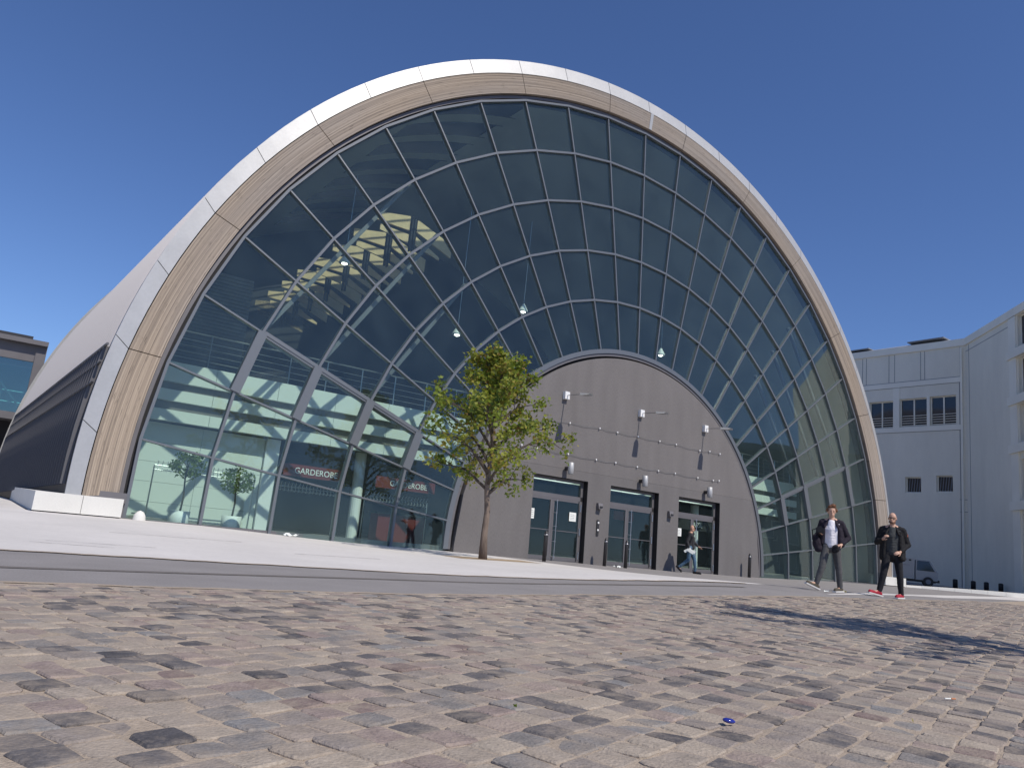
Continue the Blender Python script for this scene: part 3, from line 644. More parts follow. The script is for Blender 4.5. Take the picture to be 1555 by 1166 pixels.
def window(e, nn, s0, s1, z0, z1, mull, rail=0, slant=False):
    f = MB(); w = .07
    def bx(a, c, u, v, d0, d1):
        P = [e*a+nn*d0, e*c+nn*d0, e*c+nn*d1, e*a+nn*d1]; f.hexa([(*p.xy, u) for p in P], [(*p.xy, v) for p in P])
    bx(s0, s1, z1-w, z1, -.26, -.18); bx(s0, s1, z0, z0+w, -.26, -.16); bx(s0, s0+w, z0+w, z1-w, -.26, -.18); bx(s1-w, s1, z0+w, z1-w, -.26, -.18)
    for k in mull: bx(k-w/2-.01, k+w/2+.01, z0+w, z1-w, -.255, -.175)
    o = f.build('window', M_btrim, WB); wbox(e, nn, s0+w, s1-w, z0+w, z1-w, -.24, -.22).build('pane', M_wglass, o)
    if rail:
        r = MB()
        for i in range(rail):
            z = z0+.1+i*.17; p, q = e*(s0+.03)-nn*.08, e*(s1-.03)-nn*.08; r.tube([(p.x, p.y, z), (q.x, q.y, z)], .022, 5)
        r.build('window_rail', M_btrim, o)
    if slant:
        r = MB()
        for i in range(5):
            k = s0+.12+i*(s1-s0-.2)/5; p, q = e*k-nn*.20, e*(k+.10)-nn*.20; r.bar((q.x, q.y, z0+w), (p.x, p.y, z1-w), .05, .03, tuple(nn))
        r.build('blind', M_bjoint, o)
H1 = [(4.95, 6.75, 11.05, 13.08), (.66, 2.38, 11.1, 13.16), (2.58, 4.5, 11.1, 13.14), (3.0, 4.08, 6.42, 7.52), (.92, 1.98, 6.5, 7.62), (7.2, 9.0, 11.05, 13.08), (9.4, 11.2, 11.05, 13.08)]
wall_with_holes('wall', e1, n1, 0, 30, -.3, 16.55, H1, M_bwall)
for i, h in enumerate(H1):
    big = h[3]-h[2] > 1.5; window(e1, n1, *h, [(h[0]+h[1])/2] if big else [], 5 if big else 0, not big)
H2 = [(7.15, 10.1, 11.75, 13.9), (7.15, 10.1, 14.5, 16.5), (7.15, 10.1, 8.9, 11.1), (7.15, 10.1, 5.6, 7.9), (7.15, 10.1, 2.5, 4.8)]
wall_with_holes('wall', e2, n2, 0, 12.4, -.3, 16.55, H2, M_bwall)
for h in H2: window(e2, n2, *h, [(h[0]+h[1])/2])
wbox(e2, n2, 12.4, 12.8, -.3, 16.55, -14, .0).build('wall', M_bwall, WB)
# fascia, sills, pilasters, joints
for (e, nn, s1) in ((e1, n1, 30), (e2, n2, 12.8)):
    wbox(e, nn, 0, s1, 16.55, 17.05, -.5, .10).build('fascia', M_btrim, WB)
    if s1 == 30:
        for z0, z1 in ((14.02, 14.38), (10.72, 11.07)): wbox(e, nn, .36, s1, z0, z1, 0, .05).build('string_course', M_btrim, WB)
        for z in (13.99, 14.40, 10.69): wbox(e, nn, .3, s1, z, z+.03, 0, .012).build('wall_joint', M_bjoint, WB)
        for s in (.36, 2.72, 3.0, 4.86, 5.28, 7.0, 7.3): wbox(e, nn, s-.015, s+.015, 14.42, 16.5, 0, .012).build('wall_joint', M_bjoint, WB)
        for z in (5.2, 6.0): wbox(e, nn, 0, .5, z, z+.03, 0, .012).build('wall_joint', M_bjoint, WB)
        wbox(e, nn, .40, .44, 0, 14, 0, .012).build('wall_joint', M_bjoint, WB); wbox(e, nn, 2.38, 2.58, 11.07, 13.2, 0, .04).build('pilaster', M_btrim, WB)
        wbox(e, nn, 4.5, 4.95, 11.07, 13.99, 0, .04).build('pilaster', M_btrim, WB)
    else:
        wbox(e, nn, 6.2, 7.05, -.3, 16.5, 0, .10).build('pilaster', M_btrim, WB)
        for z in (13.95, 11.15, 8.3, 5.0): wbox(e, nn, 6.1, 12.8, z, z+.5, 0, .22).build('sill_band', M_btrim, WB)
        for s in (.5, 6.15): wbox(e, nn, s-.02, s+.02, 0, 16.5, 0, .012).build('wall_joint', M_bjoint, WB)
        wbox(e, nn, 0, 6.2, 16.1, 16.13, 0, .012).build('wall_joint', M_bjoint, WB)
m = MB(); c = [e2*12.6, Vector((0, 0, 0)), e1*30, e1*30+Vector((16, 0, 0)), e2*12.6+Vector((24, 3, 0))]
m.add([(*p.xy, 17.0) for p in c], [(0, 1, 2, 3, 4)]); m.build('roof', M_zinc, WB)
m = MB(); m.hexa([(.1, 1.2, 17.05), (6, 1.2, 17.05), (6, 30, 17.05), (-1.0, 30, 17.05)], [(1.2, 1.6, 17.5), (6, 1.6, 17.5), (6, 30, 17.5), (.4, 30, 17.5)]); m.build('roof_edge', M_zinc, WB)
for y0, L in ((.9, 2.6), (6.5, 3.2)): MB().box((.5, y0+.8, 17.5), (1.6, y0+L+.8, 17.57)).build('roof_hatch', M_bjoint, WB)
wbox(e1, n1, .2, .32, 0, 16.4, .02, .12).build('downpipe', M_btrim, WB)

# brick block across the square, off to the right: it is what the right-hand panes mirror
BB = thing('brick_building', 'dark brick block across the square mirrored in the right-hand panes', 'building', (44, -30, 0), rad(8))
MB().box((0, -12, -.3), (34, 0, 15.5)).build('wall', M_brick, BB); MB().box((-.3, -12.3, 15.5), (34.3, .3, 16.2)).build('roof', M_frame, BB)
for ix in range(10):
    for iz in range(4):
        f = MB().box((1.2+ix*3.3, .0, 1.6+iz*3.5), (2.9+ix*3.3, .06, 3.8+iz*3.5)).build('window', M_btrim, BB); MB().box((1.3+ix*3.3, .06, 1.7+iz*3.5), (2.8+ix*3.3, .08, 3.7+iz*3.5)).build('pane', M_wglass, f)
MB().box((-.9, -.6, -.3), (.0, .5, 17.0)).build('stair_tower', M_bwall, BB)

# ---------------------------------------------------------------- trees
def leaf_mat(n, c):
    m = mat(n, c, .55, 0, .3); t = m.node_tree; b = t.nodes['Principled BSDF']
    tr = t.nodes.new('ShaderNodeBsdfTranslucent'); tr.inputs[0].default_value = (c[0]*1.4, c[1]*1.5, c[2]*.8, 1); mx = t.nodes.new('ShaderNodeMixShader'); mx.inputs[0].default_value = .35
    t.links.new(b.outputs[0], mx.inputs[1]); t.links.new(tr.outputs[0], mx.inputs[2]); t.links.new(mx.outputs[0], t.nodes['Material Output'].inputs[0]); return m
LM = [leaf_mat('leaf_green', (.19, .245, .04)), leaf_mat('leaf_olive', (.265, .285, .052)), leaf_mat('leaf_yellow', (.30, .265, .055)), leaf_mat('leaf_rust', (.21, .135, .04)), leaf_mat('leaf_deep', (.11, .155, .034))]
M_bark = mat('bark', (.17, .13, .105), .95, n1=[(9, .3, 4)], bump=(18, .9), stretch=(1, 1, .35))
M_twig = mat('twig_bark', (.075, .06, .05), .9)
def add_leaf(b, p, s, r, mi):
    d = Vector((r.gauss(0, 1), r.gauss(0, 1), r.gauss(-.3, .7))).normalized(); n = Vector((r.gauss(0, 1), r.gauss(0, 1), r.gauss(.6, .8)))
    c = d.cross(n).normalized(); n = c.cross(d)
    # a small lobed leaf: five points, folded at the rib
    b.add([p, p+d*s*.45+c*s*.42+n*s*.10, p+d*s*.62+c*s*.16, p+d*s, p+d*s*.62-c*s*.16, p+d*s*.45-c*s*.42+n*s*.10], [(0, 1, 2, 3), (0, 3, 4, 5)], mi)
def tree(name, label, loc, H, h0, spread, nl, leafn, ls, seed, lean=(0, 0), trunk_r=.11, dens=1.0, cat='tree', group=None):
    r = random.Random(seed); t = thing(name, label, cat, loc, 0, group); tb = MB(); lb = MB()
    K = 9; spine = [Vector((lean[0]*(k/K)**1.3+r.uniform(-.03, .03)*(k > 0), lean[1]*k/K+r.uniform(-.03, .03)*(k > 0), H*.93*k/K)) for k in range(K+1)]
    tb.tube(spine, [trunk_r*(1.25 if k == 0 else 1)*(1-.88*k/K) for k in range(K+1)], 10)
    tips = []
    def at(h):
        u = min(max(h/(H*.93), 0), .999)*K; i = int(u); return spine[i].lerp(spine[i+1], u-i)
    limbs = MB()
    for i in range(nl):
        f = (i+.5)/nl; h = h0+(H*.88-h0)*f**1.05; a = i*2.399+r.uniform(-.4, .4); prof = spread*(1.0-.80*f**1.25)*(.72+.28*min(1, f*5))
        L = prof*r.uniform(.75, 1.12); p0 = at(h); el = rad(r.uniform(12, 34)+22*f)
        d = Vector((math.cos(a)*math.cos(el), math.sin(a)*math.cos(el), math.sin(el))); pts = [p0]
        for k in range(1, 6): pts.append(p0+d*L*k/5+Vector((r.uniform(-.05, .05), r.uniform(-.05, .05), .10*L*math.sin(k/5*PI)*1-.10*L*(k/5)**2)))
        limbs.tube(pts, [.034*(1-.8*k/5)*(H/5)*(1.25-.5*f) for k in range(6)], 6)
        for k in range(2, 6):
            for s in range(2 if k < 5 else 3):
                q = pts[k] if k == 5 else pts[k].lerp(pts[k-1], r.random()*.8)
                dd = (d+Vector((r.gauss(0, .8), r.gauss(0, .8), r.gauss(.1, .6)))).normalized(); ll = L*r.uniform(.16, .34)
                e = q+dd*ll; limbs.tube([q, q.lerp(e, .5)+Vector((0, 0, .02)), e], [.009*H/5, .007*H/5, .003], 4, cap=False); tips += [(q.lerp(e, .55), e, f)]
        
    for h in np.linspace(H*.80, H*.98, 5): tips.append((at(h), at(h)+Vector((r.gauss(0, .1), r.gauss(0, .1), .2)), 1))
    cr = MB(); per = leafn/len(tips)
    for (q, e, f) in tips:
        tone = r.random(); m0 = [0, 1, 1, 0, 4, 2][min(5, int(tone*6))]
        for k in range(int(per*r.uniform(.5, 1.5)*dens)+1):
            p = q.lerp(e, r.uniform(.1, 1.1))+Vector((r.gauss(0, .085), r.gauss(0, .085), r.gauss(-.03, .085)))*(H/5)
            add_leaf(cr, p, ls*r.uniform(.6, 1.25), r, m0 if r.random() < .6 else r.choice([0, 1, 1, 2, 3, 4, 0]))
    tb.build('trunk', M_bark, t, True); limbs.build('limb', M_twig, t, True); cr.build('crown', LM, t)
    return t
tree('street_tree', 'young yellow-green broadleaf tree in an earth pit in front of the grey wall', (-8.9, -4.4, g(-8.9, -4.4)), 5.75, 1.55, 2.3, 26, 6800, .125, 3, lean=(-.02, .25), trunk_r=.095)
tree('street_tree', 'large plane tree off to the right whose shade falls across the cobbles', (-9.4, -21.6, 0), 9.0, 3.4, 3.2, 15, 2100, .17, 12, lean=(-.3, .2), trunk_r=.17)

def pot_plant(x, y, H, lab, seed):
    r = random.Random(seed); t = thing('potted_tree', lab, 'potted plant', h2w((x, y, .03)), 0, 'potted trees in the lobby')
    MB().lathe((0, 0, 0), [(.24, 0), (.26, .02), (.27, .36), (.235, .36), (.22, .33)], 20).build('pot', M_white, t, True)
    b = MB(); b.tube([(0, 0, .3), (.03, .02, .7), (-.02, 0, H*.62), (.02, 0, H*.8)], [.03, .026, .02, .012], 7)
    for i in range(9):
        a = i*2.4; b.tube([(0, 0, H*(.55+.03*i)), (math.cos(a)*.2, math.sin(a)*.2, H*(.62+.03*i)), (math.cos(a)*.38, math.sin(a)*.38, H*(.66+.03*i))], [.012, .009, .004], 5)
    b.build('stem', M_twig, t, True); c = MB()
    for i in range(900):
        d = Vector((r.gauss(0, 1), r.gauss(0, 1), r.gauss(0, 1))).normalized()*r.uniform(.4, 1)**.5
        p = Vector((d.x*.48, d.y*.48, H*.78+d.z*.36))
        if noise.noise(p*4+Vector((seed, 0, 0))) < -.12: continue
        add_leaf(c, p, r.uniform(.07, .13), r, r.choice([4, 4, 0]))
    c.build('crown', LM, t)
pot_plant(-14.95, 1.35, 2.05, 'potted green tree in a white tub, nearest to the left end of the lobby glass', 2)
pot_plant(-13.55, 1.45, 1.75, 'shorter potted green tree with thin stem, right of the fuller one', 5)

# ---------------------------------------------------------------- bollards
def bollard(x, y, h, lab):
    t = thing('bollard', lab, 'bollard', (x, y, g(x, y)), 0, 'slim posts in front of the doors')
    MB().lathe((0, 0, -.05), [(.062, 0), (.062, h-.06), (.055, h-.02), (.03, h+.05)], 14).build('post', M_boll, t, True)
    MB().lathe((0, 0, h-.14), [(.064, 0), (.064, .035)], 14).build('band', M_steel, t, True)
bollard(-4.9, -1.7, .93, 'slim dark bollard in front of the left door'); bollard(-1.75, -.95, .93, 'slim dark bollard at the left edge of the middle door')
bollard(-1.02, -1.2, .93, 'slim dark bollard in front of the glass of the middle door'); bollard(6.1, -.75, .93, 'slim dark bollard at the right end of the grey wall')
for i, (x, y, lab) in enumerate([(28.07, 1.85, 'squat black bollard nearest the white building corner'), (29.04, 1.3, 'squat black bollard, second from the building corner'), (29.63, .85, 'squat black bollard, third from the building corner'), (30.4, .4, 'squat black bollard, rightmost in the row at the frame edge')]):
    t = thing('short_bollard', lab, 'bollard', (x, y, g(x, y)), 0, 'squat bollards by the white building')
    MB().lathe((0, 0, 0), [(.13, 0), (.13, .50), (.11, .54), (.05, .56)], 12).build('post', M_black, t, True)
# ---------------------------------------------------------------- box truck
TR = thing('box_truck', 'small pale box truck with dark side lettering parked by the white building', 'truck', (25.1, 3.3, g(25.6, 3)), rad(-60)); TR.scale = (.84, .84, .84)
tw = mat('truck_white', (.33, .34, .34), .5); MB().box((-2.6, -.85, .48), (.62, .85, 1.78)).build('cargo_box', tw, TR)
cb = MB(); cb.hexa([(.70, -.8, .40), (2.0, -.8, .40), (2.0, .8, .40), (.70, .8, .40)], [(.70, -.8, 1.0), (2.05, -.8, .98), (2.05, .8, .98), (.70, .8, 1.0)])
cb.hexa([(.70, -.8, 1.0), (2.0, -.8, .99), (2.0, .8, .99), (.70, .8, 1.0)], [(.72, -.74, 1.72), (1.55, -.74, 1.72), (1.55, .74, 1.72), (.72, .74, 1.72)]); cb.build('cab', tw, TR)
MB().hexa([(.78, -.815, 1.02), (1.84, -.815, 1.02), (1.84, -.79, 1.02), (.78, -.79, 1.02)], [(.80, -.765, 1.66), (1.5, -.765, 1.66), (1.5, -.74, 1.66), (.80, -.74, 1.66)]).build('side_window', M_wglass, TR)
MB().box((-2.6, -.7, .26), (1.9, .7, .42)).build('chassis', M_black, TR)
for x in (-1.25, 1.45):
    for y in (-.80, .80):
        w = MB().tube([(x, y-.1, .32), (x, y+.1, .32)], .32, 18).build('wheel', M_black, TR); MB().tube([(x, y-.115, .32), (x, y+.115, .32)], .16, 12).build('rim', M_bjoint, w)
MB().box((1.9, -.78, .3), (2.12, .78, .48)).build('bumper', M_black, TR)
lt = MB(); rr = random.Random(4)
for row, (z, n0) in enumerate(((1.38, 15), (1.08, 6), (.86, 9))):
    for i in range(n0):
        x = -2.3+i*.17; lt.box((x, -.862, z+.016*i), (x+(.11 if row == 0 else .08), -.852, z+.016*i+(.17 if row == 0 else .05)*rr.uniform(.6, 1)))
lt.box((-2.35, -.860, 1.30), (.35, -.853, 1.33)); lt.build('side_lettering', M_bjoint, TR)
MB().box((.30, -.864, 1.60), (.44, -.853, 1.70)).build('marker_plate', M_black, TR)

# ---------------------------------------------------------------- people
SKIN = mat('skin', (.50, .29, .20), .55, n1=[(20, .06, 2)]); SKIN2 = mat('skin_fair', (.54, .33, .24), .55)
def face_cam(p): d = CAM-Vector(p); return math.atan2(d.x, -d.y)
def hand(side, wrist, dirv, palm_n, parent, m, curl=.5, name='hand'):
    """palm, four unequal bent fingers and a thumb, as one mesh"""
    w, d, pn = Vector(wrist), Vector(dirv).normalized(), Vector(palm_n).normalized(); s = d.cross(pn).normalized(); pn = s.cross(d)
    parts = [(w, w+d*.03, .026, .030)]
    for i, L in enumerate((.068, .078, .072, .056)):
        o = (i-1.5)*.019; a = w+d*.03+s*o*.6; k = w+d*.085+s*o; parts.append((a, k, .014, .012))
        c1 = (d*math.cos(curl)+pn*math.sin(curl)); c2 = (d*math.cos(curl*2)+pn*math.sin(curl*2))
        q = k+c1*L*.55; parts += [(k, q, .0105, .0095), (q, q+c2*L*.5, .0095, .008)]
    t0 = w+d*.025-s*.028*side; t1 = t0+(d*.6-s*side*.6+pn*.5).normalized()*.045; t2 = t1+(d*.8+pn*.5).normalized()*.03
    parts += [(w+d*.01-s*.012*side, t0, .016, .013), (t0, t1, .0125, .011), (t1, t2, .011, .009)]
    return parts
def person(label, loc, rz, J, H, clothes, skin, hair, extras=None, glasses=False, beard=None):
    """J: joints in metres for a 1.80 m figure, facing local -y"""
    t = thing('person', label, 'person', loc, rz); k = H/1.80
    t.scale = (k, k, k); V3 = lambda p: Vector(p); j = {a: V3(b) for a, b in J.items()}
    hd = j['head']; fd = V3(J.get('face', (0, -1, 0))).normalized(); sd_ = fd.cross(Vector((0, 0, 1))).normalized()*-1
    F = lambda f, s, u: hd+fd*f+sd_*s+Vector((0, 0, u))
    body = [(hd+Vector((0, 0, .025)), (.078, .092, .105)), (F(.012, 0, -.055), (.060, .070, .068)), (F(.055, 0, -.085), .030), (F(.085, 0, -.005), F(.108, 0, -.028), .011, .015), (F(.088, 0, -.058), (.022, .012, .010)),
            (F(0, .078, -.005), (.012, .018, .032)), (F(0, -.078, -.005), (.012, .018, .032)), (F(.068, .03, .018), (.02, .014, .012)), (F(.068, -.03, .018), (.02, .014, .012)),
            (hd+Vector((0, .01, -.06)), j['neck'], .056, .060), (j['neck'], j['chest'], .075, .105), (j['chest'], j['pelvis'], .11, .105)]
    for s in ('r', 'l'):
        body += [(j['sh'+s], j['el'+s], .050, .040), (j['el'+s], j['wr'+s], .040, .026), (j['neck'], j['sh'+s], .06, .052)]
        body += [(j['hip'+s], j['kn'+s], .082, .055), (j['kn'+s], j['an'+s], .056, .036), (j['an'+s], j['toe'+s], .035, .03)]
    body += hand(1, j['wrr'], j['hdr'], j['pnr'], t, skin, J.get('cr', (.6,))[0]); body += hand(-1, j['wrl'], j['hdl'], j['pnl'], t, skin, J.get('cl', (.5,))[0])
    bo = blob('body', body, .0075, skin, t, smooth_it=1)
    e = MB()
    for s in (-1, 1):
        c = F(.082, s*.030, .008); e.lathe(c-Vector((0, 0, .007)), [(.004, 0), (.010, .005), (.010, .009), (.004, .014)], 8)
    e.build('eye', M_black, t)
    c = clothes
    leg = []
    for s in ('r', 'l'):
        leg += [(j['hip'+s], j['kn'+s], .100, .072), (j['kn'+s], j['an'+s].lerp(j['kn'+s], .05), .072, .056)]
    leg += [(j['pelvis']+Vector((0, 0, .04)), j['pelvis']-Vector((0, 0, .05)), .13, .125), (j['hipr'], j['hipl'], .105, .105)]
    blob('trousers', leg, .011, c['trousers'], t, wrinkle=.007, smooth_it=2)
    for s in ('r', 'l'):
        a, o = j['an'+s], j['toe'+s]; d = (o-a); d.z = 0; d = d.normalized(); heel = Vector(J.get('heel'+s, tuple(a-d*.05+Vector((0, 0, -.05)))))
        so = blob('shoe', [(heel+Vector((0, 0, .02)), o+Vector((0, 0, .015)), .042, .040), (a+Vector((0, 0, -.01)), heel.lerp(o, .35)+Vector((0, 0, .03)), .05, .042), (o, (.045, .05, .032))], .010, c['shoe'], t, smooth_it=1)
        n = (o-heel).normalized(); wv = n.cross(Vector((0, 0, 1))).normalized(); uu = wv.cross(n).normalized()
        m = MB(); q0, q1 = heel-n*.045-uu*.018, o+n*.05-uu*.018
        m.hexa([q0-wv*.04-uu*.014, q0+wv*.04-uu*.014, q1+wv*.042-uu*.014, q1-wv*.042-uu*.014], [q0-wv*.044+uu*.012, q0+wv*.044+uu*.012, q1+wv*.046+uu*.012, q1-wv*.046+uu*.012]); m.build('sole', c['sole'], so)
    ch, pv, nk = j['chest'], j['pelvis'], j['neck']
    blob('shirt', [(nk-Vector((0, 0, .08)), ch, .105, .135), (ch-Vector((0, .012, 0)), pv-Vector((0, .012, .0)), .13, .128), (ch+Vector((-.06, 0, 0)), pv+Vector((-.055, 0, .0)), .118, .115), (ch+Vector((.06, 0, 0)), pv+Vector((.055, 0, .0)), .118, .115), (j['shr']*.8+nk*.2-Vector((0, 0, .05)), j['shl']*.8+nk*.2-Vector((0, 0, .05)), .075, .075)], .011, c['shirt'], t, wrinkle=.007, smooth_it=2)
    jk = []
    hem = c.get('hem', .86)
    for s, sx in (('r', -1), ('l', 1)):
        jk += [(j['sh'+s], j['el'+s], .072, .060), (j['el'+s], j['el'+s].lerp(j['wr'+s], .82), .060, .046), (nk+Vector((sx*.07, .015, -.03)), j['sh'+s]+Vector((0, 0, -.01)), .060, .078)]
        o = c.get('open', .11)
        jk += [(j['sh'+s]+Vector((-sx*.045, .0, -.06)), Vector((pv.x+sx*(o+.055), pv.y+.0, hem)), .086, .080), (ch+Vector((sx*(o+.02), -.055, .0)), Vector((pv.x+sx*(o+.04), pv.y-.075, hem)), .055, .050)]
        jk += [(nk+Vector((sx*.055, -.03, .0)), ch+Vector((sx*(o-.0), -.125, .05)), .022, .026)]
    jk += [(nk+Vector((0, .06, -.05)), Vector((pv.x, pv.y+.075, hem)), .105, .105)]
    blob('jacket', jk, .011, c['jacket'], t, wrinkle=.009, smooth_it=2)
    if hair: 
        hp = [(hd+Vector((0, 0, .06))-fd*.018, (.094, .104, .098)), (F(-.055, 0, .0), (.072, .055, .075)), (F(.06, .02, .115), (.05, .04, .03)), (F(.055, -.035, .105), (.05, .04, .03)), (F(-.01, .03, .14), (.06, .06, .035)), (F(.0, .085, .03), (.04, .022, .045)), (F(.0, -.085, .03), (.04, .022, .045))]
        hh = blob('hair', hp, .009, hair, t, wrinkle=.007, smooth_it=1)
        # keep the face free
        me = hh.data; bm = bmesh.new(); bm.from_mesh(me)
        kill = [v for v in bm.verts if (v.co-hd).dot(fd) > .045 and (v.co-hd).z < .075]; bmesh.ops.delete(bm, geom=kill, context='VERTS'); bm.to_mesh(me); bm.free()
    if beard: blob('beard', [(F(.06, 0, -.088), (.045, .032, .03)), (F(.03, .05, -.07), (.02, .03, .035)), (F(.03, -.05, -.07), (.02, .03, .035))], .009, beard, t, smooth_it=1)
    if glasses:
        gl = MB()
        for s in (-1, 1):
            cc = F(.098, s*.034, .010); pts = [cc+sd_*.026*math.cos(a)+Vector((0, 0, .019*math.sin(a))) for a in np.linspace(0, 2*PI, 13)]; gl.tube(pts, .0035, 5); gl.tube([F(.09, s*.062, .014), F(-.01, s*.082, .012)], .0035, 4)
        gl.tube([F(.102, -.01, .012), F(.102, .01, .012)], .0035, 4); gl.build('glasses', M_black, t)
    return t
C_jkt = mat('jacket_dark_purple', (.018, .014, .024), .9); C_blk = mat('black_cloth', (.012, .012, .014), .9); C_tee = mat('white_cotton', (.78, .77, .82), .85)
C_gray = mat('grey_denim', (.085, .085, .088), .9, n1=[(6, .25, 3)]); C_ink = mat('dark_denim', (.013, .014, .018), .9, n1=[(6, .25, 3)]); C_jean = mat('blue_denim', (.07, .13, .20), .9, n1=[(5, .3, 3)])
C_brown = mat('brown_suede', (.09, .075, .055), .9); C_red = mat('red_canvas', (.36, .02, .04), .8); C_sole = mat('white_rubber', (.75, .73, .70), .7); C_tee2 = mat('charcoal_cotton', (.05, .055, .058), .9)
C_hair = mat('auburn_hair', (.13, .055, .025), .7, n1=[(40, .3, 3)]); C_beard = mat('stubble', (.20, .11, .075), .9); C_gj = mat('grey_wool_jacket', (.035, .035, .038), .95)
P1 = dict(head=(.0, -.03, 1.665), neck=(0, 0, 1.50), chest=(0, .0, 1.28), pelvis=(0, .02, .97), face=(.12, -1, 0),
          shr=(-.185, .0, 1.435), shl=(.185, .02, 1.435), elr=(-.27, .06, 1.17), ell=(.335, .06, 1.14), wrr=(-.21, -.17, 1.20), wrl=(.20, -.12, .985), hdr=(.05, -1, .25), pnr=(1, 0, .1), hdl=(-.75, -.55, -.25), pnl=(-.2, .2, -1),
          hipr=(-.095, .0, .93), hipl=(.095, .04, .93), knr=(-.165, -.09, .52), knl=(.15, .08, .52), anr=(-.275, -.10, .14), anl=(.19, .16, .09), toer=(-.44, -.22, .135), toel=(.10, .01, .035), heelr=(-.245, -.085, .055), heell=(.215, .20, .045))
px, py = -4.15, -10.85
p1 = person('auburn-haired young man in white t-shirt and open dark jacket with a camera', (px, py, g(px, py)), face_cam((px, py, 0)), P1, 1.84, dict(trousers=C_gray, shoe=C_brown, sole=C_sole, shirt=C_tee, jacket=C_jkt, open=.135, hem=1.0), SKIN2, C_hair)
P2 = dict(head=(.0, -.03, 1.665), neck=(0, 0, 1.50), chest=(0, .0, 1.28), pelvis=(0, .02, .96), face=(-.1, -1, -.02),
          shr=(-.195, .0, 1.43), shl=(.195, .02, 1.43), elr=(-.30, .03, 1.14), ell=(.30, .05, 1.13), wrr=(-.18, -.18, 1.21), wrl=(.15, -.15, .965), hdr=(.35, -.5, .55), pnr=(.6, .4, -.3), hdl=(-.5, -.65, -.2), pnl=(-.5, .5, -.6),
          hipr=(-.095, .0, .93), hipl=(.095, .03, .93), knr=(-.165, -.09, .50), knl=(.14, .03, .51), anr=(-.25, -.12, .11), anl=(.17, .08, .085), toer=(-.42, -.27, .085), toel=(.09, -.09, .035), heelr=(-.225, -.10, .045), heell=(.19, .12, .042))
px, py = -2.72, -11.42
p2 = person('bald bearded man with glasses in a black jacket, dark jeans and red sneakers', (px, py, g(px, py)), face_cam((px, py, 0)), P2, 1.86, dict(trousers=C_ink, shoe=C_red, sole=C_sole, shirt=C_tee2, jacket=C_blk, open=.125, hem=.84), SKIN2, None, glasses=True, beard=C_beard)
P3 = dict(head=(.05, 0, 1.655), neck=(.02, 0, 1.50), chest=(.01, 0, 1.28), pelvis=(0, 0, .96), face=(1, -.05, 0),
          shr=(.0, -.19, 1.43), shl=(.02, .19, 1.43), elr=(-.10, -.24, 1.15), ell=(.14, .24, 1.16), wrr=(-.02, -.27, .90), wrl=(.33, .2, 1.0), hdr=(.25, -.05, -1), pnr=(.3, 1, 0), hdl=(.8, -.2, -.2), pnl=(-.2, -.3, -1),
          hipr=(.0, -.095, .93), hipl=(.0, .095, .93), knr=(-.02, -.09, .50), knl=(.20, .10, .52), anr=(-.36, -.09, .20), anl=(.24, .10, .09), toer=(-.28, -.10, .06), toel=(.42, .09, .04), heelr=(-.43, -.09, .20), heell=(.20, .10, .045))
px, py = 2.05, -1.25
p3 = person('bald man in blue jeans striding past the right door with white papers', (px, py, g(px, py)), face_cam((px, py, 0)), P3, 1.74, dict(trousers=C_jean, shoe=C_blk, sole=C_blk, shirt=C_gj, jacket=C_gj, open=.06, hem=.95), SKIN, None)
# carried things
def carried(name, label, cat, host, off):
    k = host.scale.x; c, s = math.cos(host.rotation_euler.z), math.sin(host.rotation_euler.z); o = Vector(off)*k
    return thing(name, label, cat, (host.location.x+c*o.x-s*o.y, host.location.y+s*o.x+c*o.y, host.location.z+o.z), host.rotation_euler.z)
cm = carried('camera_kit', 'black camera with stubby lens held at the chest by the man in white', 'camera', p1, (-.22, -.27, 1.24))
MB().box((-.085, -.035, -.055), (.085, .035, .055)).build('camera_body', M_black, cm); MB().box((-.035, -.03, .055), (.035, .03, .09)).build('viewfinder', M_black, cm)
MB().tube([(0, -.035, 0), (0, -.15, -.005)], [.042, .046], 14).build('lens', M_black, cm); MB().tube([(-.085, 0, .03), (-.16, .05, .0), (-.15, .08, -.2), (-.08, .05, -.26)], .012, 5).build('strap', C_blk, cm)
sb = carried('shoulder_bag', 'dark soft bag hanging below the camera at the hip of the man in white', 'bag', p1, (-.28, -.06, .98))
blob('bag_body', [((0, 0, .0), (.10, .07, .15)), ((.03, 0, -.11), (.085, .065, .09)), ((-.03, .0, .13), (.07, .05, .07))], .012, C_jkt, sb, wrinkle=.01); MB().tube([(0, 0, .15), (.03, .0, .30), (.10, .02, .48)], .015, 5).build('strap', C_blk, sb)
pc = carried('belt_pouch', 'black pouch in the lowered hand of the man in white', 'bag', p1, (.09, -.17, .90))
blob('pouch_body', [((0, 0, 0), (.085, .05, .085)), ((-.03, 0, -.05), (.06, .04, .06))], .011, C_blk, pc, wrinkle=.006); MB().box((-.05, -.056, .03), (.05, -.04, .045)).build('flap', M_black, pc)
bp = carried('backpack', 'black backpack showing over the left shoulder of the bald man', 'backpack', p2, (.02, .22, 1.20))
blob('pack_body', [((-.09, 0, .10), (-.09, 0, -.2), .10, .11), ((.10, 0, .14), (.09, 0, -.2), .10, .11)], .014, C_blk, bp, wrinkle=.006)
for s in (-1, 1): MB().tube([(s*.13, -.02, .23), (s*.14, -.18, .29), (s*.145, -.33, .10)], .02, 6).build('strap', C_blk, bp)
pp = carried('paper_bundle', 'white folded papers in the hand of the walker by the right door', 'papers', p3, (.03, -.30, .81))
for i, (a, dx) in enumerate(((.5, 0), (.35, .05), (-.55, -.10))):
    s = MB(); s.box((-.13, -.012+.01*i, -.045), (.13, -.006+.01*i, .045)); o = s.build('sheet', M_paper, pp); o.rotation_euler = (0, a, 0); o.location = (dx, 0, .02*i)
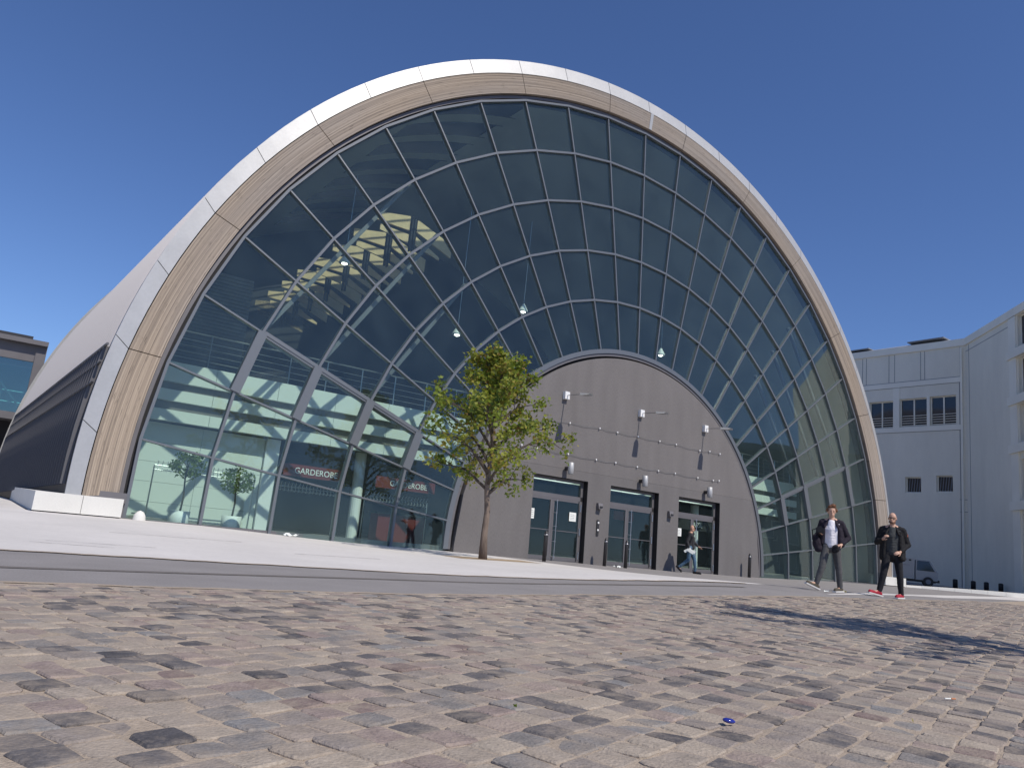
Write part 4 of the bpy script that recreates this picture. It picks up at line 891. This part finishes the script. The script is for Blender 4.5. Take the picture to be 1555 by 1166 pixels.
t = MB().box((.285, -.02, 1.30), (.30, .02, 1.36)).build('arm_patch', mat('orange_patch', (.6, .2, .12), .8), p2)

# ---------------------------------------------------------------- small things on the ground
o = blob('dome_stone', [((0, 0, .02), (.15, .15, .22))], .02, M_plinth, None); o.location = (-16.2, -.42, g(-16.2, -.42)); tag(o, 'white domed guard stone at the left foot of the glass', 'guard stone')
z0 = .004+.016
o = MB().lathe((0, 0, 0), [(.006, .0), (.017, .004), (.021, .010), (.020, .016), (.013, .021), (.004, .022)], 18).build('plastic_cap', mat('blue_plastic', (.02, .028, .25), .12, 0, .8), None, True); o.scale = (1.25, .75, .8); o.rotation_euler = (.12, .1, -.5)
o.location = (-16.985, -18.655, z0); tag(o, 'shiny dark blue plastic piece lying on the cobbles at lower right', 'litter')
def butt(x, y, a, lab):
    t = thing('cigarette_butt', lab, 'cigarette butt', (x, y, z0+.004), a, None)
    MB().tube([(0, 0, 0), (.04, 0, 0)], .0035, 7).build('paper_tube', M_paper, t); MB().tube([(.045, 0, 0), (.072, 0, 0)], .0042, 7).build('filter', mat('filter_tan', (.55, .22, .10), .8), t)
butt(-15.05, -18.53, -.3, 'white and orange cigarette butt on the cobbles at lower right'); 
rr = random.Random(9)
for x, y, lab in ((-17.75, -18.3, 'small fallen green leaf beside a dark cobble'), (-15.9, -18.8, 'small fallen yellow leaf at lower right'), (-16.2, -17.2, 'small brown leaf on the cobbles')):
    b = MB(); add_leaf(b, Vector((0, 0, .006)), .022, rr, 0); b.add([(0, 0, .004), (-.02, 0, .005), (-.02, .002, .005), (0, .002, .004)], [(0, 1, 2, 3)])
    o = b.build('fallen_leaf', LM[2] if 'yellow' in lab else LM[3] if 'brown' in lab else LM[0]); o.location = (x, y, z0); tag(o, lab, 'leaf', 'fallen leaves on the cobbles')
def scrap(x, y, s, lab, m=M_paper, dz=.0):
    b = MB(); N = 5; r = random.Random(int(x*100)); v = [(s*(i/N-.5)+r.uniform(-.1, .1)*s, s*.7*(k/N-.5)+r.uniform(-.1, .1)*s, abs(r.gauss(.0, .16))*s+.004) for i in range(N+1) for k in range(N+1)]
    b.add(v, [(i*(N+1)+k, (i+1)*(N+1)+k, (i+1)*(N+1)+k+1, i*(N+1)+k+1) for i in range(N) for k in range(N)]); o = b.build('paper_scrap', m); o.location = (x, y, g(x, y)+.006+dz); tag(o, lab, 'litter', 'paper scraps on the ground')
scrap(-12.55, -.75, .30, 'crumpled white paper at the foot of the lobby glass'); scrap(-1.75, -1.6, .22, 'crumpled white paper on the ground between left and middle door')
scrap(-4.75, -11.15, .10, 'flattened white paper between the feet of the young man'); scrap(-3.5, -10.75, .16, 'yellowish paper scrap on the asphalt right of the young man', mat('yellow_paper', (.6, .55, .25), .8))

bpy.data.scenes.remove(TMP)
